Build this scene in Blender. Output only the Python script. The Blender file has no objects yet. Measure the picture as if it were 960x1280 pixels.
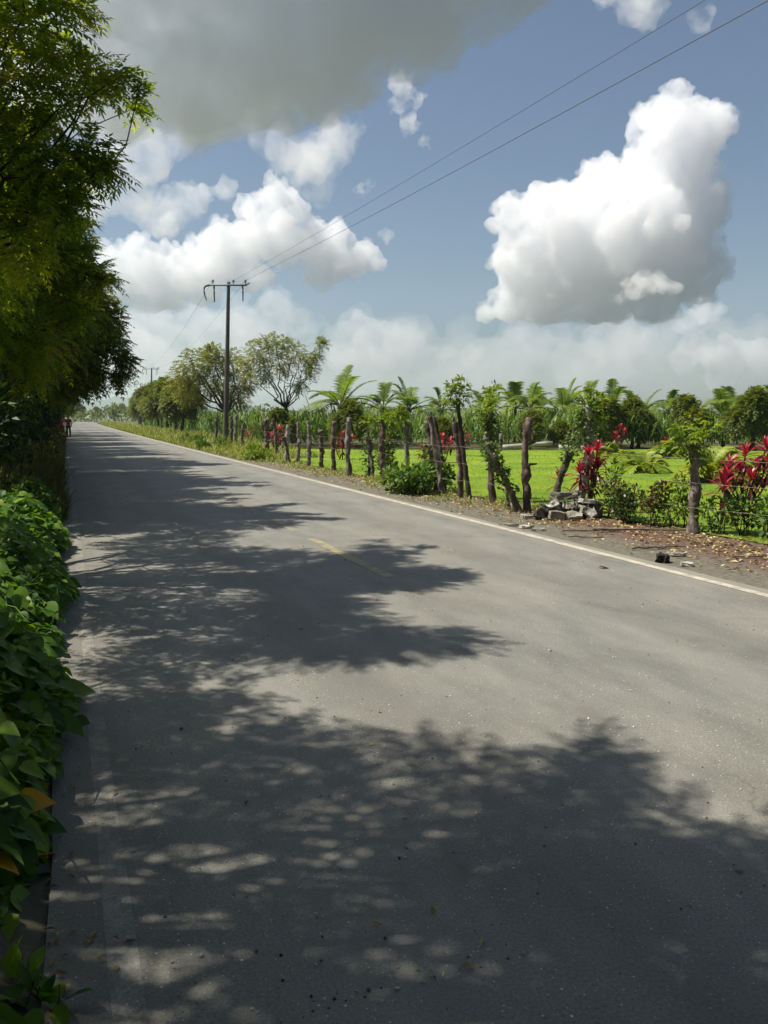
# A country road edged by trees, a living fence and a tropical garden, under tall clouds.  Metres; +Y runs along the road.
import bpy, bmesh, math, random
import numpy as np
from mathutils import Vector, Matrix
SC = bpy.context.scene
COL = SC.collection
PI = math.pi
RNG = np.random.default_rng(7)

# ------------------------------------------------------------------ helpers
def link(o, parent=None):
    COL.objects.link(o)
    if parent is not None:
        o.parent = parent
    return o

def tag(o, label=None, cat=None, group=None, kind=None):
    if label: o['label'] = label
    if cat: o['category'] = cat
    if group: o['group'] = group
    if kind: o['kind'] = kind
    return o

def thing(name, label, cat, loc=(0, 0, 0), rz=0.0, group=None):
    o = bpy.data.objects.new(name, None)
    o.empty_display_size = 0.2
    link(o)
    o.location = loc
    o.rotation_euler = (0, 0, rz)
    return tag(o, label, cat, group)

def dup(root, loc, rz, label, scale=None, group=None):
    """A copy of a thing with copies of its parts and sub-parts (mesh data shared)."""
    r = root.copy(); COL.objects.link(r)
    r.location = loc; r.rotation_euler = (0, 0, rz)
    if scale is not None:
        r.scale = (scale, scale, scale) if isinstance(scale, (int, float)) else scale
    r['label'] = label
    if group: r['group'] = group
    for ch in list(root.children):
        c = ch.copy(); COL.objects.link(c); c.parent = r
        for g in list(ch.children):
            d = g.copy(); COL.objects.link(d); d.parent = c
    return r

class Geo:
    """Collects vertices, quads/triangles and a per-vertex value; build() links it as ONE mesh object."""
    def __init__(s):
        s.V = []; s.Q = []; s.T = []; s.R = []; s.n = 0
    def add(s, V, Q=None, T=None, R=None):
        V = np.asarray(V, dtype=np.float64).reshape(-1, 3)
        s.V.append(V)
        if Q is not None and len(Q): s.Q.append(np.asarray(Q, dtype=np.int64) + s.n)
        if T is not None and len(T): s.T.append(np.asarray(T, dtype=np.int64) + s.n)
        s.R.append(np.zeros(len(V)) if R is None else np.broadcast_to(np.asarray(R, dtype=np.float64), (len(V),)))
        s.n += len(V)
    def build(s, name, mat, parent=None, smooth=False, origin=(0, 0, 0)):
        V = np.concatenate(s.V) - np.asarray(origin)
        Q = np.concatenate(s.Q) if s.Q else np.zeros((0, 4), int)
        T = np.concatenate(s.T) if s.T else np.zeros((0, 3), int)
        me = bpy.data.meshes.new(name)
        me.vertices.add(len(V)); me.vertices.foreach_set('co', V.astype(np.float32).ravel())
        nl = Q.size + T.size
        me.loops.add(nl)
        me.loops.foreach_set('vertex_index', np.concatenate([Q.ravel(), T.ravel()]).astype(np.int32))
        me.polygons.add(len(Q) + len(T))
        st = np.concatenate([np.arange(len(Q)) * 4, Q.size + np.arange(len(T)) * 3]).astype(np.int32)
        me.polygons.foreach_set('loop_start', st)
        if smooth:
            me.polygons.foreach_set('use_smooth', np.ones(len(Q) + len(T), dtype=bool))
        a = me.attributes.new('rnd', 'FLOAT', 'POINT')
        a.data.foreach_set('value', np.concatenate(s.R).astype(np.float32))
        me.update(calc_edges=True)
        for m in (mat if isinstance(mat, (list, tuple)) else [mat]):
            me.materials.append(m)
        o = bpy.data.objects.new(name, me)
        if parent is None:
            o.location = origin
        return link(o, parent)

def unit(A):
    A = np.asarray(A, dtype=np.float64)
    return A / np.maximum(np.linalg.norm(A, axis=-1, keepdims=True), 1e-9)

def rdir(n, rng=RNG):
    return unit(rng.normal(size=(n, 3)))

def tube(g, pts, radii, sides=7, rough=0.0, rng=RNG, R=0.5, cap=True):
    P = np.asarray(pts, dtype=np.float64); k = len(P)
    rad = np.broadcast_to(np.asarray(radii, dtype=np.float64), (k,))
    Tn = unit(np.gradient(P, axis=0))
    ref = np.array([0.31, 0.95, 0.05]) if abs(Tn[0][2]) > .7 else np.array([0, 0, 1.0])
    A = unit(np.cross(Tn, ref)); B = np.cross(Tn, A)
    th = np.arange(sides) * 2 * PI / sides
    rr = rad[:, None] * (1 + rough * rng.uniform(-1, 1, size=(k, sides)))
    V = P[:, None, :] + rr[..., None] * (np.cos(th)[None, :, None] * A[:, None, :] + np.sin(th)[None, :, None] * B[:, None, :])
    V = V.reshape(-1, 3)
    i, j = np.meshgrid(np.arange(k - 1), np.arange(sides), indexing='ij')
    a = i * sides + j; b = i * sides + (j + 1) % sides
    Q = np.stack([a, b, b + sides, a + sides], -1).reshape(-1, 4)
    T = []
    if cap:
        V = np.vstack([V, P[0], P[-1]])
        c0, c1 = k * sides, k * sides + 1
        for j in range(sides):
            T.append((c0, (j + 1) % sides, j)); T.append((c1, (k - 1) * sides + j, (k - 1) * sides + (j + 1) % sides))
    g.add(V, Q, T if T else None, R)

def bez(p0, p1, p2, n=7):
    t = np.linspace(0, 1, n)[:, None]
    p0, p1, p2 = (np.asarray(p, dtype=np.float64) for p in (p0, p1, p2))
    return (1 - t) ** 2 * p0 + 2 * t * (1 - t) * p1 + t * t * p2

def rhomb(g, P, D, U, L, W, R, fold=0.15, droop=0.0):
    """Small leaves: one folded four-point blade each."""
    P, D = np.asarray(P), unit(D)
    n = len(P)
    S = unit(np.cross(D, U)); N = np.cross(S, D)
    L = np.broadcast_to(L, (n,))[:, None]; W = np.broadcast_to(W, (n,))[:, None]
    m = P + D * L * .42
    V = np.stack([P, m + S * W * .5 + N * W * fold, P + D * L - N * L * droop, m - S * W * .5 + N * W * fold], 1).reshape(-1, 3)
    Q = (np.arange(n)[:, None] * 4 + np.arange(4)[None, :])
    g.add(V, Q, None, np.repeat(R, 4))

def blades(g, P, D, U, L, W, R, ts, ws, droop=0.0, fold=0.0, grav=0.0):
    """Longer leaves: a strip of quads over the stations ts with half-widths ws, bending by droop (own normal) and grav (down)."""
    P, D = np.asarray(P, dtype=np.float64), unit(D)
    n, k = len(P), len(ts)
    S = unit(np.cross(D, U)); N = np.cross(S, D)
    L = np.broadcast_to(L, (n,))[:, None, None]; W = np.broadcast_to(W, (n,))[:, None, None]
    t = np.asarray(ts)[None, :, None]; w = np.asarray(ws)[None, :, None]
    droop = np.broadcast_to(droop, (n,))[:, None, None]; grav = np.broadcast_to(grav, (n,))[:, None, None]
    M = P[:, None] + D[:, None] * L * t - N[:, None] * L * droop * t * np.abs(t)
    M = M - np.array([0, 0, 1.0])[None, None] * L * grav * t * np.abs(t)
    if fold:
        A = M + S[:, None] * W * w + N[:, None] * W * w * fold
        B = M - S[:, None] * W * w + N[:, None] * W * w * fold
        V = np.stack([A, M, B], 2).reshape(-1, 3); c = 3
    else:
        A = M + S[:, None] * W * w; B = M - S[:, None] * W * w
        V = np.stack([A, B], 2).reshape(-1, 3); c = 2
    base = np.arange(n)[:, None, None] * (k * c) + np.arange(k - 1)[None, :, None] * c
    qs = [np.stack([base[..., 0] + j, base[..., 0] + j + 1, base[..., 0] + c + j + 1, base[..., 0] + c + j], -1).reshape(-1, 4) for j in range(c - 1)]
    g.add(V, np.concatenate(qs), None, np.repeat(R, k * c))

def boxg(g, c, s, R=.5, rot=None):
    c = np.asarray(c, float); s = np.asarray(s, float) / 2
    V = np.array([(x, y, z) for x in (-1, 1) for y in (-1, 1) for z in (-1, 1)]) * s
    if rot is not None: V = V @ np.asarray(rot).T
    g.add(V + c, [(0, 1, 3, 2), (4, 6, 7, 5), (0, 4, 5, 1), (2, 3, 7, 6), (0, 2, 6, 4), (1, 5, 7, 3)], None, R)

# ------------------------------------------------------------------ materials
def new_mat(name):
    m = bpy.data.materials.new(name); m.use_nodes = True
    return m, m.node_tree, m.node_tree.nodes['Principled BSDF']

def ramp(t, cols):
    r = t.nodes.new('ShaderNodeValToRGB'); e = r.color_ramp.elements
    while len(e) < len(cols): e.new(0.5)
    for i, (p, c) in enumerate(cols):
        e[i].position = p; e[i].color = (*c, 1)
    return r

def leaf_mat(name, cols, transl=0.35, tcol=(1.5, 1.5, .7), rough=.5, spec=.35):
    m, t, p = new_mat(name)
    a = t.nodes.new('ShaderNodeAttribute'); a.attribute_name = 'rnd'
    r = ramp(t, cols); t.links.new(a.outputs['Fac'], r.inputs[0])
    t.links.new(r.outputs[0], p.inputs['Base Color'])
    p.inputs['Roughness'].default_value = rough; p.inputs['Specular IOR Level'].default_value = spec
    if transl > 0:
        tr = t.nodes.new('ShaderNodeBsdfTranslucent')
        mx = t.nodes.new('ShaderNodeMix'); mx.data_type = 'RGBA'; mx.blend_type = 'MULTIPLY'; mx.inputs['Factor'].default_value = 1
        t.links.new(r.outputs[0], mx.inputs['A']); mx.inputs['B'].default_value = (*tcol, 1); mx.clamp_result = False
        t.links.new(mx.outputs['Result'], tr.inputs['Color'])
        ms = t.nodes.new('ShaderNodeMixShader'); ms.inputs[0].default_value = transl
        t.links.new(p.outputs[0], ms.inputs[1]); t.links.new(tr.outputs[0], ms.inputs[2])
        t.links.new(ms.outputs[0], t.nodes['Material Output'].inputs['Surface'])
    return m

def noise(t, scale, detail=4, rough=.55, coord='Object', stretch=None):
    tc = t.nodes.new('ShaderNodeTexCoord'); n = t.nodes.new('ShaderNodeTexNoise')
    n.inputs['Scale'].default_value = scale; n.inputs['Detail'].default_value = detail; n.inputs['Roughness'].default_value = rough
    if stretch:
        mp = t.nodes.new('ShaderNodeMapping'); mp.inputs['Scale'].default_value = stretch
        t.links.new(tc.outputs[coord], mp.inputs[0]); t.links.new(mp.outputs[0], n.inputs['Vector'])
    else:
        t.links.new(tc.outputs[coord], n.inputs['Vector'])
    return n

def noise_mat(name, cols, scale, rough=.85, bump=0.3, bscale=None, stretch=None, spec=.3, detail=5, dist=.02):
    m, t, p = new_mat(name)
    n = noise(t, scale, detail, .6, stretch=stretch); r = ramp(t, cols)
    t.links.new(n.outputs['Fac'], r.inputs[0]); t.links.new(r.outputs[0], p.inputs['Base Color'])
    p.inputs['Roughness'].default_value = rough; p.inputs['Specular IOR Level'].default_value = spec
    if bump:
        b = t.nodes.new('ShaderNodeBump'); b.inputs['Strength'].default_value = bump; b.inputs['Distance'].default_value = dist
        n2 = noise(t, bscale or scale * 4, 5, .65, stretch=stretch)
        t.links.new(n2.outputs['Fac'], b.inputs['Height']); t.links.new(b.outputs[0], p.inputs['Normal'])
    return m

def mixc(t, fac, a, b):
    mx = t.nodes.new('ShaderNodeMix'); mx.data_type = 'RGBA'
    if isinstance(fac, (int, float)): mx.inputs['Factor'].default_value = fac
    else: t.links.new(fac, mx.inputs['Factor'])
    for s, v in (('A', a), ('B', b)):
        if isinstance(v, tuple): mx.inputs[s].default_value = (*v, 1)
        else: t.links.new(v, mx.inputs[s])
    return mx.outputs['Result']

M = {}
M['bark_dark'] = noise_mat('bark dark', [(.3, (.025, .02, .016)), (.55, (.07, .055, .042)), (.75, (.13, .11, .09))], 9, .9, .8, 30, (1, 1, .25))
M['bark_post'] = noise_mat('bark weathered', [(.3, (.045, .036, .03)), (.46, (.12, .095, .078)), (.58, (.22, .185, .16)), (.72, (.38, .345, .31))], 11, .9, .9, 38, (1, 1, .35))
M['bark_red'] = noise_mat('bark reddish', [(.3, (.03, .02, .017)), (.48, (.085, .055, .045)), (.6, (.15, .105, .088)), (.74, (.28, .235, .21))], 11, .9, .9, 38, (1, 1, .35))
M['bark_grey'] = noise_mat('bark grey', [(.3, (.13, .11, .1)), (.5, (.27, .24, .22)), (.7, (.4, .37, .34))], 9, .9, .8, 38, (1, 1, 2.2))
M['wood_cut'] = noise_mat('cut wood', [(.3, (.2, .14, .09)), (.7, (.42, .32, .22))], 20, .9, .3)
M['neem'] = leaf_mat('pinnate leaves', [(0, (.04, .085, .01)), (.4, (.11, .175, .016)), (.75, (.21, .25, .022)), (1, (.34, .3, .035))], .6, (2.1, 1.9, .5), .5)
M['neem_far'] = leaf_mat('pinnate leaves far', [(0, (.045, .075, .01)), (.5, (.105, .14, .018)), (1, (.22, .21, .03))], .45, (1.7, 1.6, .5), .55)
M['umbrella'] = leaf_mat('umbrella tree leaves', [(0, (.085, .115, .014)), (.5, (.18, .2, .026)), (1, (.28, .25, .045))], .5, (1.5, 1.5, .6), .55)
M['vine'] = leaf_mat('vine leaves', [(0, (.016, .06, .008)), (.35, (.06, .14, .014)), (.75, (.14, .24, .022)), (.96, (.19, .27, .025)), (.985, (.5, .27, .02)), (1, (.55, .3, .03))], .4, (1.8, 1.7, .5), .5, .2)
M['shoots'] = leaf_mat('young shoots', [(0, (.05, .11, .01)), (.5, (.13, .22, .014)), (1, (.26, .32, .02))], .4, (1.5, 1.35, .5), .5)
M['ivy'] = leaf_mat('ivy leaves', [(0, (.025, .055, .01)), (.5, (.08, .13, .025)), (1, (.2, .26, .07))], .3, (1.4, 1.4, .6), .5)
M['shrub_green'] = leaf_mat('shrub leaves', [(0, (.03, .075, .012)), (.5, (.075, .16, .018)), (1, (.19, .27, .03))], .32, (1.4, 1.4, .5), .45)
M['shrub_dark'] = leaf_mat('dark hedge leaves', [(0, (.012, .03, .008)), (.5, (.03, .065, .015)), (.85, (.075, .12, .03)), (1, (.2, .06, .03))], .25, (1.4, 1.4, .6), .4)
M['shrub_rust'] = leaf_mat('rusty hedge leaves', [(0, (.02, .04, .008)), (.5, (.05, .075, .015)), (.85, (.14, .06, .025)), (1, (.3, .09, .04))], .25, (1.4, 1.2, .6), .4)
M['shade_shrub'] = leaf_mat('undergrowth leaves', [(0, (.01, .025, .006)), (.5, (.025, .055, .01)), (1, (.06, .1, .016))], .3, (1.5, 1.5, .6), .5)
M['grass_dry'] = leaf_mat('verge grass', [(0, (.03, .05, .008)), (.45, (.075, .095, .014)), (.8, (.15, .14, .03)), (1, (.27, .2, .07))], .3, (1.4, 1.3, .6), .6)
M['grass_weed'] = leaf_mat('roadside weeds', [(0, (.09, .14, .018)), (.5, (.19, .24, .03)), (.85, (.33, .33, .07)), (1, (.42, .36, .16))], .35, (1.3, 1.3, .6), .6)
M['lawn_blade'] = leaf_mat('lawn blades', [(0, (.1, .2, .008)), (.6, (.17, .29, .01)), (1, (.25, .36, .015))], .35, (1.3, 1.3, .4), .6)
M['cane'] = leaf_mat('cane leaves', [(0, (.035, .085, .014)), (.4, (.085, .165, .03)), (.75, (.17, .26, .06)), (.92, (.3, .33, .11)), (1, (.38, .34, .16))], .38, (1.3, 1.3, .6), .5)
M['palm'] = leaf_mat('palm fronds', [(0, (.08, .14, .02)), (.5, (.17, .25, .04)), (1, (.3, .36, .08))], .45, (1.4, 1.4, .6), .5)
M['areca'] = leaf_mat('areca fronds', [(0, (.12, .2, .02)), (.5, (.25, .33, .03)), (1, (.42, .42, .06))], .45, (1.35, 1.25, .5), .45)
M['cordy'] = leaf_mat('cordyline leaves', [(0, (.035, .008, .012)), (.45, (.12, .008, .016)), (.75, (.29, .01, .03)), (.93, (.5, .045, .1)), (1, (.62, .16, .2))], .35, (1.2, .5, .6), .35, .5)
M['litter'] = leaf_mat('leaf litter', [(0, (.09, .045, .02)), (.4, (.22, .14, .05)), (.75, (.42, .32, .12)), (1, (.55, .48, .27))], .1, (1, 1, 1), .8, .2)
M['concrete'] = noise_mat('broken concrete', [(.3, (.11, .1, .08)), (.5, (.24, .22, .18)), (.75, (.4, .38, .32))], 6, .95, .7, 25)
M['concrete_dark'] = noise_mat('mossy concrete', [(.3, (.07, .065, .045)), (.55, (.14, .13, .1)), (.75, (.25, .23, .19))], 6, .95, .7, 25)
M['concrete_white'] = noise_mat('pale concrete', [(.3, (.17, .155, .13)), (.48, (.36, .34, .3)), (.7, (.54, .52, .47))], 5, .9, .4, 25)
M['rock_dark'] = noise_mat('tar lump', [(.3, (.012, .011, .01)), (.7, (.05, .045, .04))], 15, .8, .8)
M['pole'] = noise_mat('pole concrete', [(.3, (.06, .05, .045)), (.6, (.1, .085, .075)), (.8, (.15, .13, .12))], 3, .9, .3, 20, (1, 1, .2))
M['steel'] = noise_mat('galvanised steel', [(.3, (.12, .12, .12)), (.7, (.22, .22, .22))], 10, .6, 0)
M['porcelain'] = noise_mat('porcelain', [(.3, (.25, .24, .23)), (.7, (.4, .38, .36))], 4, .3, 0)
M['cable'] = noise_mat('cable', [(.3, (.05, .05, .055)), (.7, (.09, .09, .1))], 3, .6, 0)
M['wire'] = noise_mat('fence wire', [(.3, (.2, .18, .16)), (.7, (.42, .4, .38))], 6, .5, 0)
M['twig'] = noise_mat('dry stick', [(.3, (.08, .06, .045)), (.7, (.2, .16, .12))], 9, .9, .3)
M['log'] = noise_mat('weathered log', [(.3, (.2, .18, .15)), (.7, (.42, .39, .35))], 5, .9, .5)
M['hill'] = noise_mat('hill forest', [(.35, (.02, .035, .016)), (.55, (.038, .058, .022)), (.75, (.06, .08, .03))], .012, 1, .5, .05, dist=4)
M['skin'] = noise_mat('skin', [(.3, (.22, .11, .07)), (.7, (.28, .15, .1))], 8, .6, 0)
M['shirt'] = noise_mat('maroon cloth', [(.3, (.16, .03, .045)), (.7, (.24, .05, .07))], 6, .9, .2)
M['trousers'] = noise_mat('dark cloth', [(.3, (.012, .012, .016)), (.7, (.025, .025, .03))], 6, .9, .2)
M['hair'] = noise_mat('black hair', [(.3, (.008, .007, .006)), (.7, (.02, .017, .014))], 20, .6, .3)
M['car_red'] = noise_mat('red car paint', [(.3, (.26, .02, .02)), (.7, (.34, .03, .03))], 2, .3, 0, spec=.5)
M['rubber'] = noise_mat('rubber', [(.3, (.012, .012, .012)), (.7, (.03, .03, .03))], 12, .9, .2)
M['glass'] = noise_mat('dark glass', [(.3, (.012, .014, .016)), (.7, (.02, .022, .025))], 1, .08, 0, spec=.7)
M['lamp_red'] = noise_mat('red lens', [(.3, (.35, .01, .01)), (.7, (.45, .02, .02))], 8, .25, 0, spec=.6)

# road asphalt: weathered grey with pale and dark stones in it, dusty brown wear, thin cracks
def asphalt(name='asphalt', coat=None):
    m, t, p = new_mat(name)
    n1 = noise(t, .35, 5, .6); n2 = noise(t, 3.0, 6, .65, stretch=(1, .35, 1)); n3 = noise(t, 90, 3, .7)
    base = ramp(t, [(.3, (.112, .115, .102)), (.5, (.154, .154, .136)), (.7, (.194, .191, .167))]); t.links.new(n2.outputs['Fac'], base.inputs[0])
    dust = ramp(t, [(.42, (0, 0, 0)), (.75, (1, 1, 1))]); t.links.new(n1.outputs['Fac'], dust.inputs[0])
    mu = t.nodes.new('ShaderNodeMath'); mu.operation = 'MULTIPLY'; mu.inputs[1].default_value = .55
    t.links.new(dust.outputs[0], mu.inputs[0])
    c = mixc(t, mu.outputs[0], base.outputs[0], (.2, .18, .14))
    gr = ramp(t, [(.25, (.45, .45, .45)), (.5, (1, 1, 1)), (.72, (1.5, 1.48, 1.42))]); t.links.new(n3.outputs['Fac'], gr.inputs[0])
    mm = t.nodes.new('ShaderNodeMix'); mm.data_type = 'RGBA'; mm.blend_type = 'MULTIPLY'; mm.inputs['Factor'].default_value = .75; mm.clamp_result = False
    t.links.new(c, mm.inputs['A']); t.links.new(gr.outputs[0], mm.inputs['B']); c = mm.outputs['Result']
    tc = t.nodes.new('ShaderNodeTexCoord')
    for sc_, th, col in ((70, .1, (.42, .4, .36)), (31, .06, (.55, .53, .48)), (48, .07, (.03, .03, .03))):
        v = t.nodes.new('ShaderNodeTexVoronoi'); v.inputs['Scale'].default_value = sc_; t.links.new(tc.outputs['Object'], v.inputs['Vector'])
        wn = t.nodes.new('ShaderNodeSeparateColor'); t.links.new(v.outputs['Color'], wn.inputs[0])
        lt = t.nodes.new('ShaderNodeMath'); lt.operation = 'LESS_THAN'; t.links.new(v.outputs['Distance'], lt.inputs[0])
        sz = t.nodes.new('ShaderNodeMath'); sz.operation = 'MULTIPLY'; sz.inputs[1].default_value = th * 2.4; t.links.new(wn.outputs[0], sz.inputs[0])
        t.links.new(sz.outputs[0], lt.inputs[1])
        gt = t.nodes.new('ShaderNodeMath'); gt.operation = 'GREATER_THAN'; gt.inputs[1].default_value = .62; t.links.new(wn.outputs[1], gt.inputs[0])
        m2 = t.nodes.new('ShaderNodeMath'); m2.operation = 'MULTIPLY'; t.links.new(lt.outputs[0], m2.inputs[0]); t.links.new(gt.outputs[0], m2.inputs[1])
        c = mixc(t, m2.outputs[0], c, col)
    sx = t.nodes.new('ShaderNodeSeparateXYZ'); t.links.new(tc.outputs['Object'], sx.inputs[0])
    # polished wheel tracks, a dark oil drip line in each lane, pale dust at the edges
    def band(x, w):
        s = t.nodes.new('ShaderNodeMath'); s.operation = 'SUBTRACT'; s.inputs[1].default_value = x; t.links.new(sx.outputs[0], s.inputs[0])
        a = t.nodes.new('ShaderNodeMath'); a.operation = 'ABSOLUTE'; t.links.new(s.outputs[0], a.inputs[0])
        r = t.nodes.new('ShaderNodeMapRange'); r.interpolation_type = 'SMOOTHSTEP'; r.inputs['From Min'].default_value = w; r.inputs['From Max'].default_value = 0; t.links.new(a.outputs[0], r.inputs['Value'])
        m_ = t.nodes.new('ShaderNodeMath'); m_.operation = 'MULTIPLY'; t.links.new(r.outputs[0], m_.inputs[0]); t.links.new(n2.outputs['Fac'], m_.inputs[1]); return m_.outputs[0]
    def scaled(v, k):
        q = t.nodes.new('ShaderNodeMath'); q.operation = 'MULTIPLY'; q.inputs[1].default_value = k; t.links.new(v, q.inputs[0]); return q.outputs[0]
    for x, w, k, col in ((.85, .5, .5, (.222, .218, .19)), (2.35, .5, .45, (.222, .218, .19)), (3.75, .5, .5, (.232, .226, .198)), (5.15, .45, .5, (.232, .226, .198)), (1.6, .35, .5, (.085, .08, .07)), (4.45, .35, .4, (.09, .085, .075)), (5.9, .4, .9, (.26, .23, .17)), (0, .35, .7, (.1, .09, .07))):
        c = mixc(t, scaled(band(x, w), k), c, col)
    # stains and hairline cracks
    st = noise(t, 1.3, 3, .5); rs = ramp(t, [(.62, (0, 0, 0)), (.72, (1, 1, 1))]); t.links.new(st.outputs['Fac'], rs.inputs[0])
    c = mixc(t, scaled(rs.outputs[0], .35), c, (.095, .08, .06))
    vc = t.nodes.new('ShaderNodeTexVoronoi'); vc.feature = 'DISTANCE_TO_EDGE'; vc.inputs['Scale'].default_value = .55
    wp = noise(t, 2.2, 4, .6); ov = t.nodes.new('ShaderNodeMix'); ov.data_type = 'RGBA'; ov.inputs['Factor'].default_value = .35
    t.links.new(tc.outputs['Object'], ov.inputs['A']); t.links.new(wp.outputs['Color'], ov.inputs['B']); t.links.new(ov.outputs['Result'], vc.inputs['Vector'])
    lc = t.nodes.new('ShaderNodeMath'); lc.operation = 'LESS_THAN'; lc.inputs[1].default_value = .0035; t.links.new(vc.outputs['Distance'], lc.inputs[0])
    nm = ramp(t, [(.5, (0, 0, 0)), (.58, (1, 1, 1))]); t.links.new(n1.outputs['Fac'], nm.inputs[0])
    mk = t.nodes.new('ShaderNodeMath'); mk.operation = 'MULTIPLY'; t.links.new(lc.outputs[0], mk.inputs[0]); t.links.new(nm.outputs[0], mk.inputs[1])
    c = mixc(t, scaled(mk.outputs[0], .3), c, (.05, .047, .042))
    if coat:                                                  # road paint worn down to the stones
        col, lo, hi, amount = coat
        w1 = noise(t, 6, 7, .74); w2 = noise(t, 75, 3, .7)
        ad = t.nodes.new('ShaderNodeMath'); ad.operation = 'MULTIPLY_ADD'; ad.inputs[1].default_value = .6; t.links.new(w2.outputs['Fac'], ad.inputs[0]); t.links.new(w1.outputs['Fac'], ad.inputs[2])
        rw = ramp(t, [(0, (0, 0, 0)), (1, (1, 1, 1))]); rm = t.nodes.new('ShaderNodeMapRange'); rm.inputs['From Min'].default_value = lo; rm.inputs['From Max'].default_value = hi
        t.links.new(ad.outputs[0], rm.inputs['Value']); t.links.new(rm.outputs[0], rw.inputs[0])
        c = mixc(t, scaled(rw.outputs[0], amount), c, col)
    t.links.new(c, p.inputs['Base Color'])
    p.inputs['Roughness'].default_value = .68; p.inputs['Specular IOR Level'].default_value = .4
    b = t.nodes.new('ShaderNodeBump'); b.inputs['Strength'].default_value = .5; b.inputs['Distance'].default_value = .006
    n4 = noise(t, 120, 3, .7); t.links.new(n4.outputs['Fac'], b.inputs['Height']); t.links.new(b.outputs[0], p.inputs['Normal'])
    return m

def dirt():
    m, t, p = new_mat('shoulder dirt')
    n1 = noise(t, .8, 5, .6); n2 = noise(t, 14, 6, .7)
    tc = t.nodes.new('ShaderNodeTexCoord'); sx = t.nodes.new('ShaderNodeSeparateXYZ'); t.links.new(tc.outputs['Object'], sx.inputs[0])
    # grey-olive grit beside the asphalt, red-brown soil near the hedge
    f = t.nodes.new('ShaderNodeMapRange'); f.inputs['From Min'].default_value = 6.5; f.inputs['From Max'].default_value = 7.2; t.links.new(sx.outputs[0], f.inputs['Value'])
    f2 = t.nodes.new('ShaderNodeMapRange'); f2.inputs['From Min'].default_value = 14; f2.inputs['From Max'].default_value = 10.5; t.links.new(sx.outputs[1], f2.inputs['Value'])
    ml = t.nodes.new('ShaderNodeMath'); ml.operation = 'MULTIPLY'; t.links.new(f.outputs[0], ml.inputs[0]); t.links.new(f2.outputs[0], ml.inputs[1])
    a2 = t.nodes.new('ShaderNodeMath'); a2.operation = 'MULTIPLY'; t.links.new(ml.outputs[0], a2.inputs[0])
    rn = ramp(t, [(.3, (.35, .35, .35)), (.6, (1, 1, 1))]); t.links.new(n1.outputs['Fac'], rn.inputs[0]); t.links.new(rn.outputs[0], a2.inputs[1])
    g = ramp(t, [(.3, (.065, .058, .04)), (.55, (.13, .118, .085)), (.75, (.22, .2, .145))]); t.links.new(n2.outputs['Fac'], g.inputs[0])
    rd = ramp(t, [(.3, (.055, .026, .017)), (.55, (.115, .055, .037)), (.75, (.19, .105, .075))]); t.links.new(n2.outputs['Fac'], rd.inputs[0])
    t.links.new(mixc(t, a2.outputs[0], g.outputs[0], rd.outputs[0]), p.inputs['Base Color'])
    p.inputs['Roughness'].default_value = .95
    b = t.nodes.new('ShaderNodeBump'); b.inputs['Strength'].default_value = .8; b.inputs['Distance'].default_value = .03
    t.links.new(n2.outputs['Fac'], b.inputs['Height']); t.links.new(b.outputs[0], p.inputs['Normal'])
    return m
M['asphalt'] = asphalt(); M['dirt'] = dirt()
M['paint_white'] = asphalt('worn white paint', ((.5, .46, .37), .6, .9, .92))
M['paint_faint'] = asphalt('nearly gone white paint', ((.34, .33, .29), .7, 1.0, .6))
M['paint_yellow'] = asphalt('worn yellow paint', ((.42, .34, .14), .66, .95, .8))
M['paint_yellow_faint'] = asphalt('faint yellow paint', ((.38, .31, .15), .75, 1.0, .65))
M['soil'] = noise_mat('field soil', [(.3, (.05, .05, .022)), (.5, (.085, .085, .03)), (.7, (.12, .13, .045))], .6, .95, .6, 8)
M['bank'] = noise_mat('bank soil', [(.3, (.045, .042, .028)), (.5, (.08, .072, .048)), (.7, (.13, .115, .08))], 2, .95, .7, 12)
M['lawn'] = noise_mat('lawn turf', [(.3, (.1, .18, .009)), (.43, (.15, .25, .009)), (.55, (.2, .3, .011)), (.66, (.26, .33, .024)), (.76, (.29, .31, .05))], .5, .95, 1.0, 40, dist=.06, detail=8)

# ------------------------------------------------------------------ camera, sky, sun
CAM_P, CAM_A = math.radians(6.73), math.radians(21.665)
cam = bpy.data.cameras.new('camera'); camo = link(bpy.data.objects.new('camera', cam))
cam.sensor_fit = 'HORIZONTAL'; cam.sensor_width = 36; cam.lens = 37.5; cam.clip_start = .05; cam.clip_end = 30000
camo.location = (0, 0, 1.6); camo.rotation_euler = (PI / 2 - CAM_P, 0, -CAM_A)
SC.camera = camo

SUN_EL, SUN_AZ = math.radians(57), math.radians(-66)          # azimuth clockwise from +Y
SUN_DIR = Vector((math.sin(SUN_AZ) * math.cos(SUN_EL), math.cos(SUN_AZ) * math.cos(SUN_EL), math.sin(SUN_EL)))
sl = bpy.data.lights.new('sun', 'SUN'); sl.energy = 5.0; sl.angle = math.radians(.5); sl.color = (1, .94, .83)
so = link(bpy.data.objects.new('sun', sl)); so.rotation_euler = SUN_DIR.to_track_quat('Z', 'Y').to_euler()
so.location = (-20, 10, 30)

W = bpy.data.worlds.new('World'); SC.world = W; W.use_nodes = True
wt = W.node_tree; bg = wt.nodes['Background']
sky = wt.nodes.new('ShaderNodeTexSky'); sky.sky_type = 'NISHITA'; sky.sun_disc = False
sky.sun_elevation = SUN_EL; sky.sun_rotation = SUN_AZ
sky.air_density = 1.0; sky.dust_density = 1.5; sky.ozone_density = 2.2
wt.links.new(sky.outputs[0], bg.inputs[0]); bg.inputs[1].default_value = .06

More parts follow.
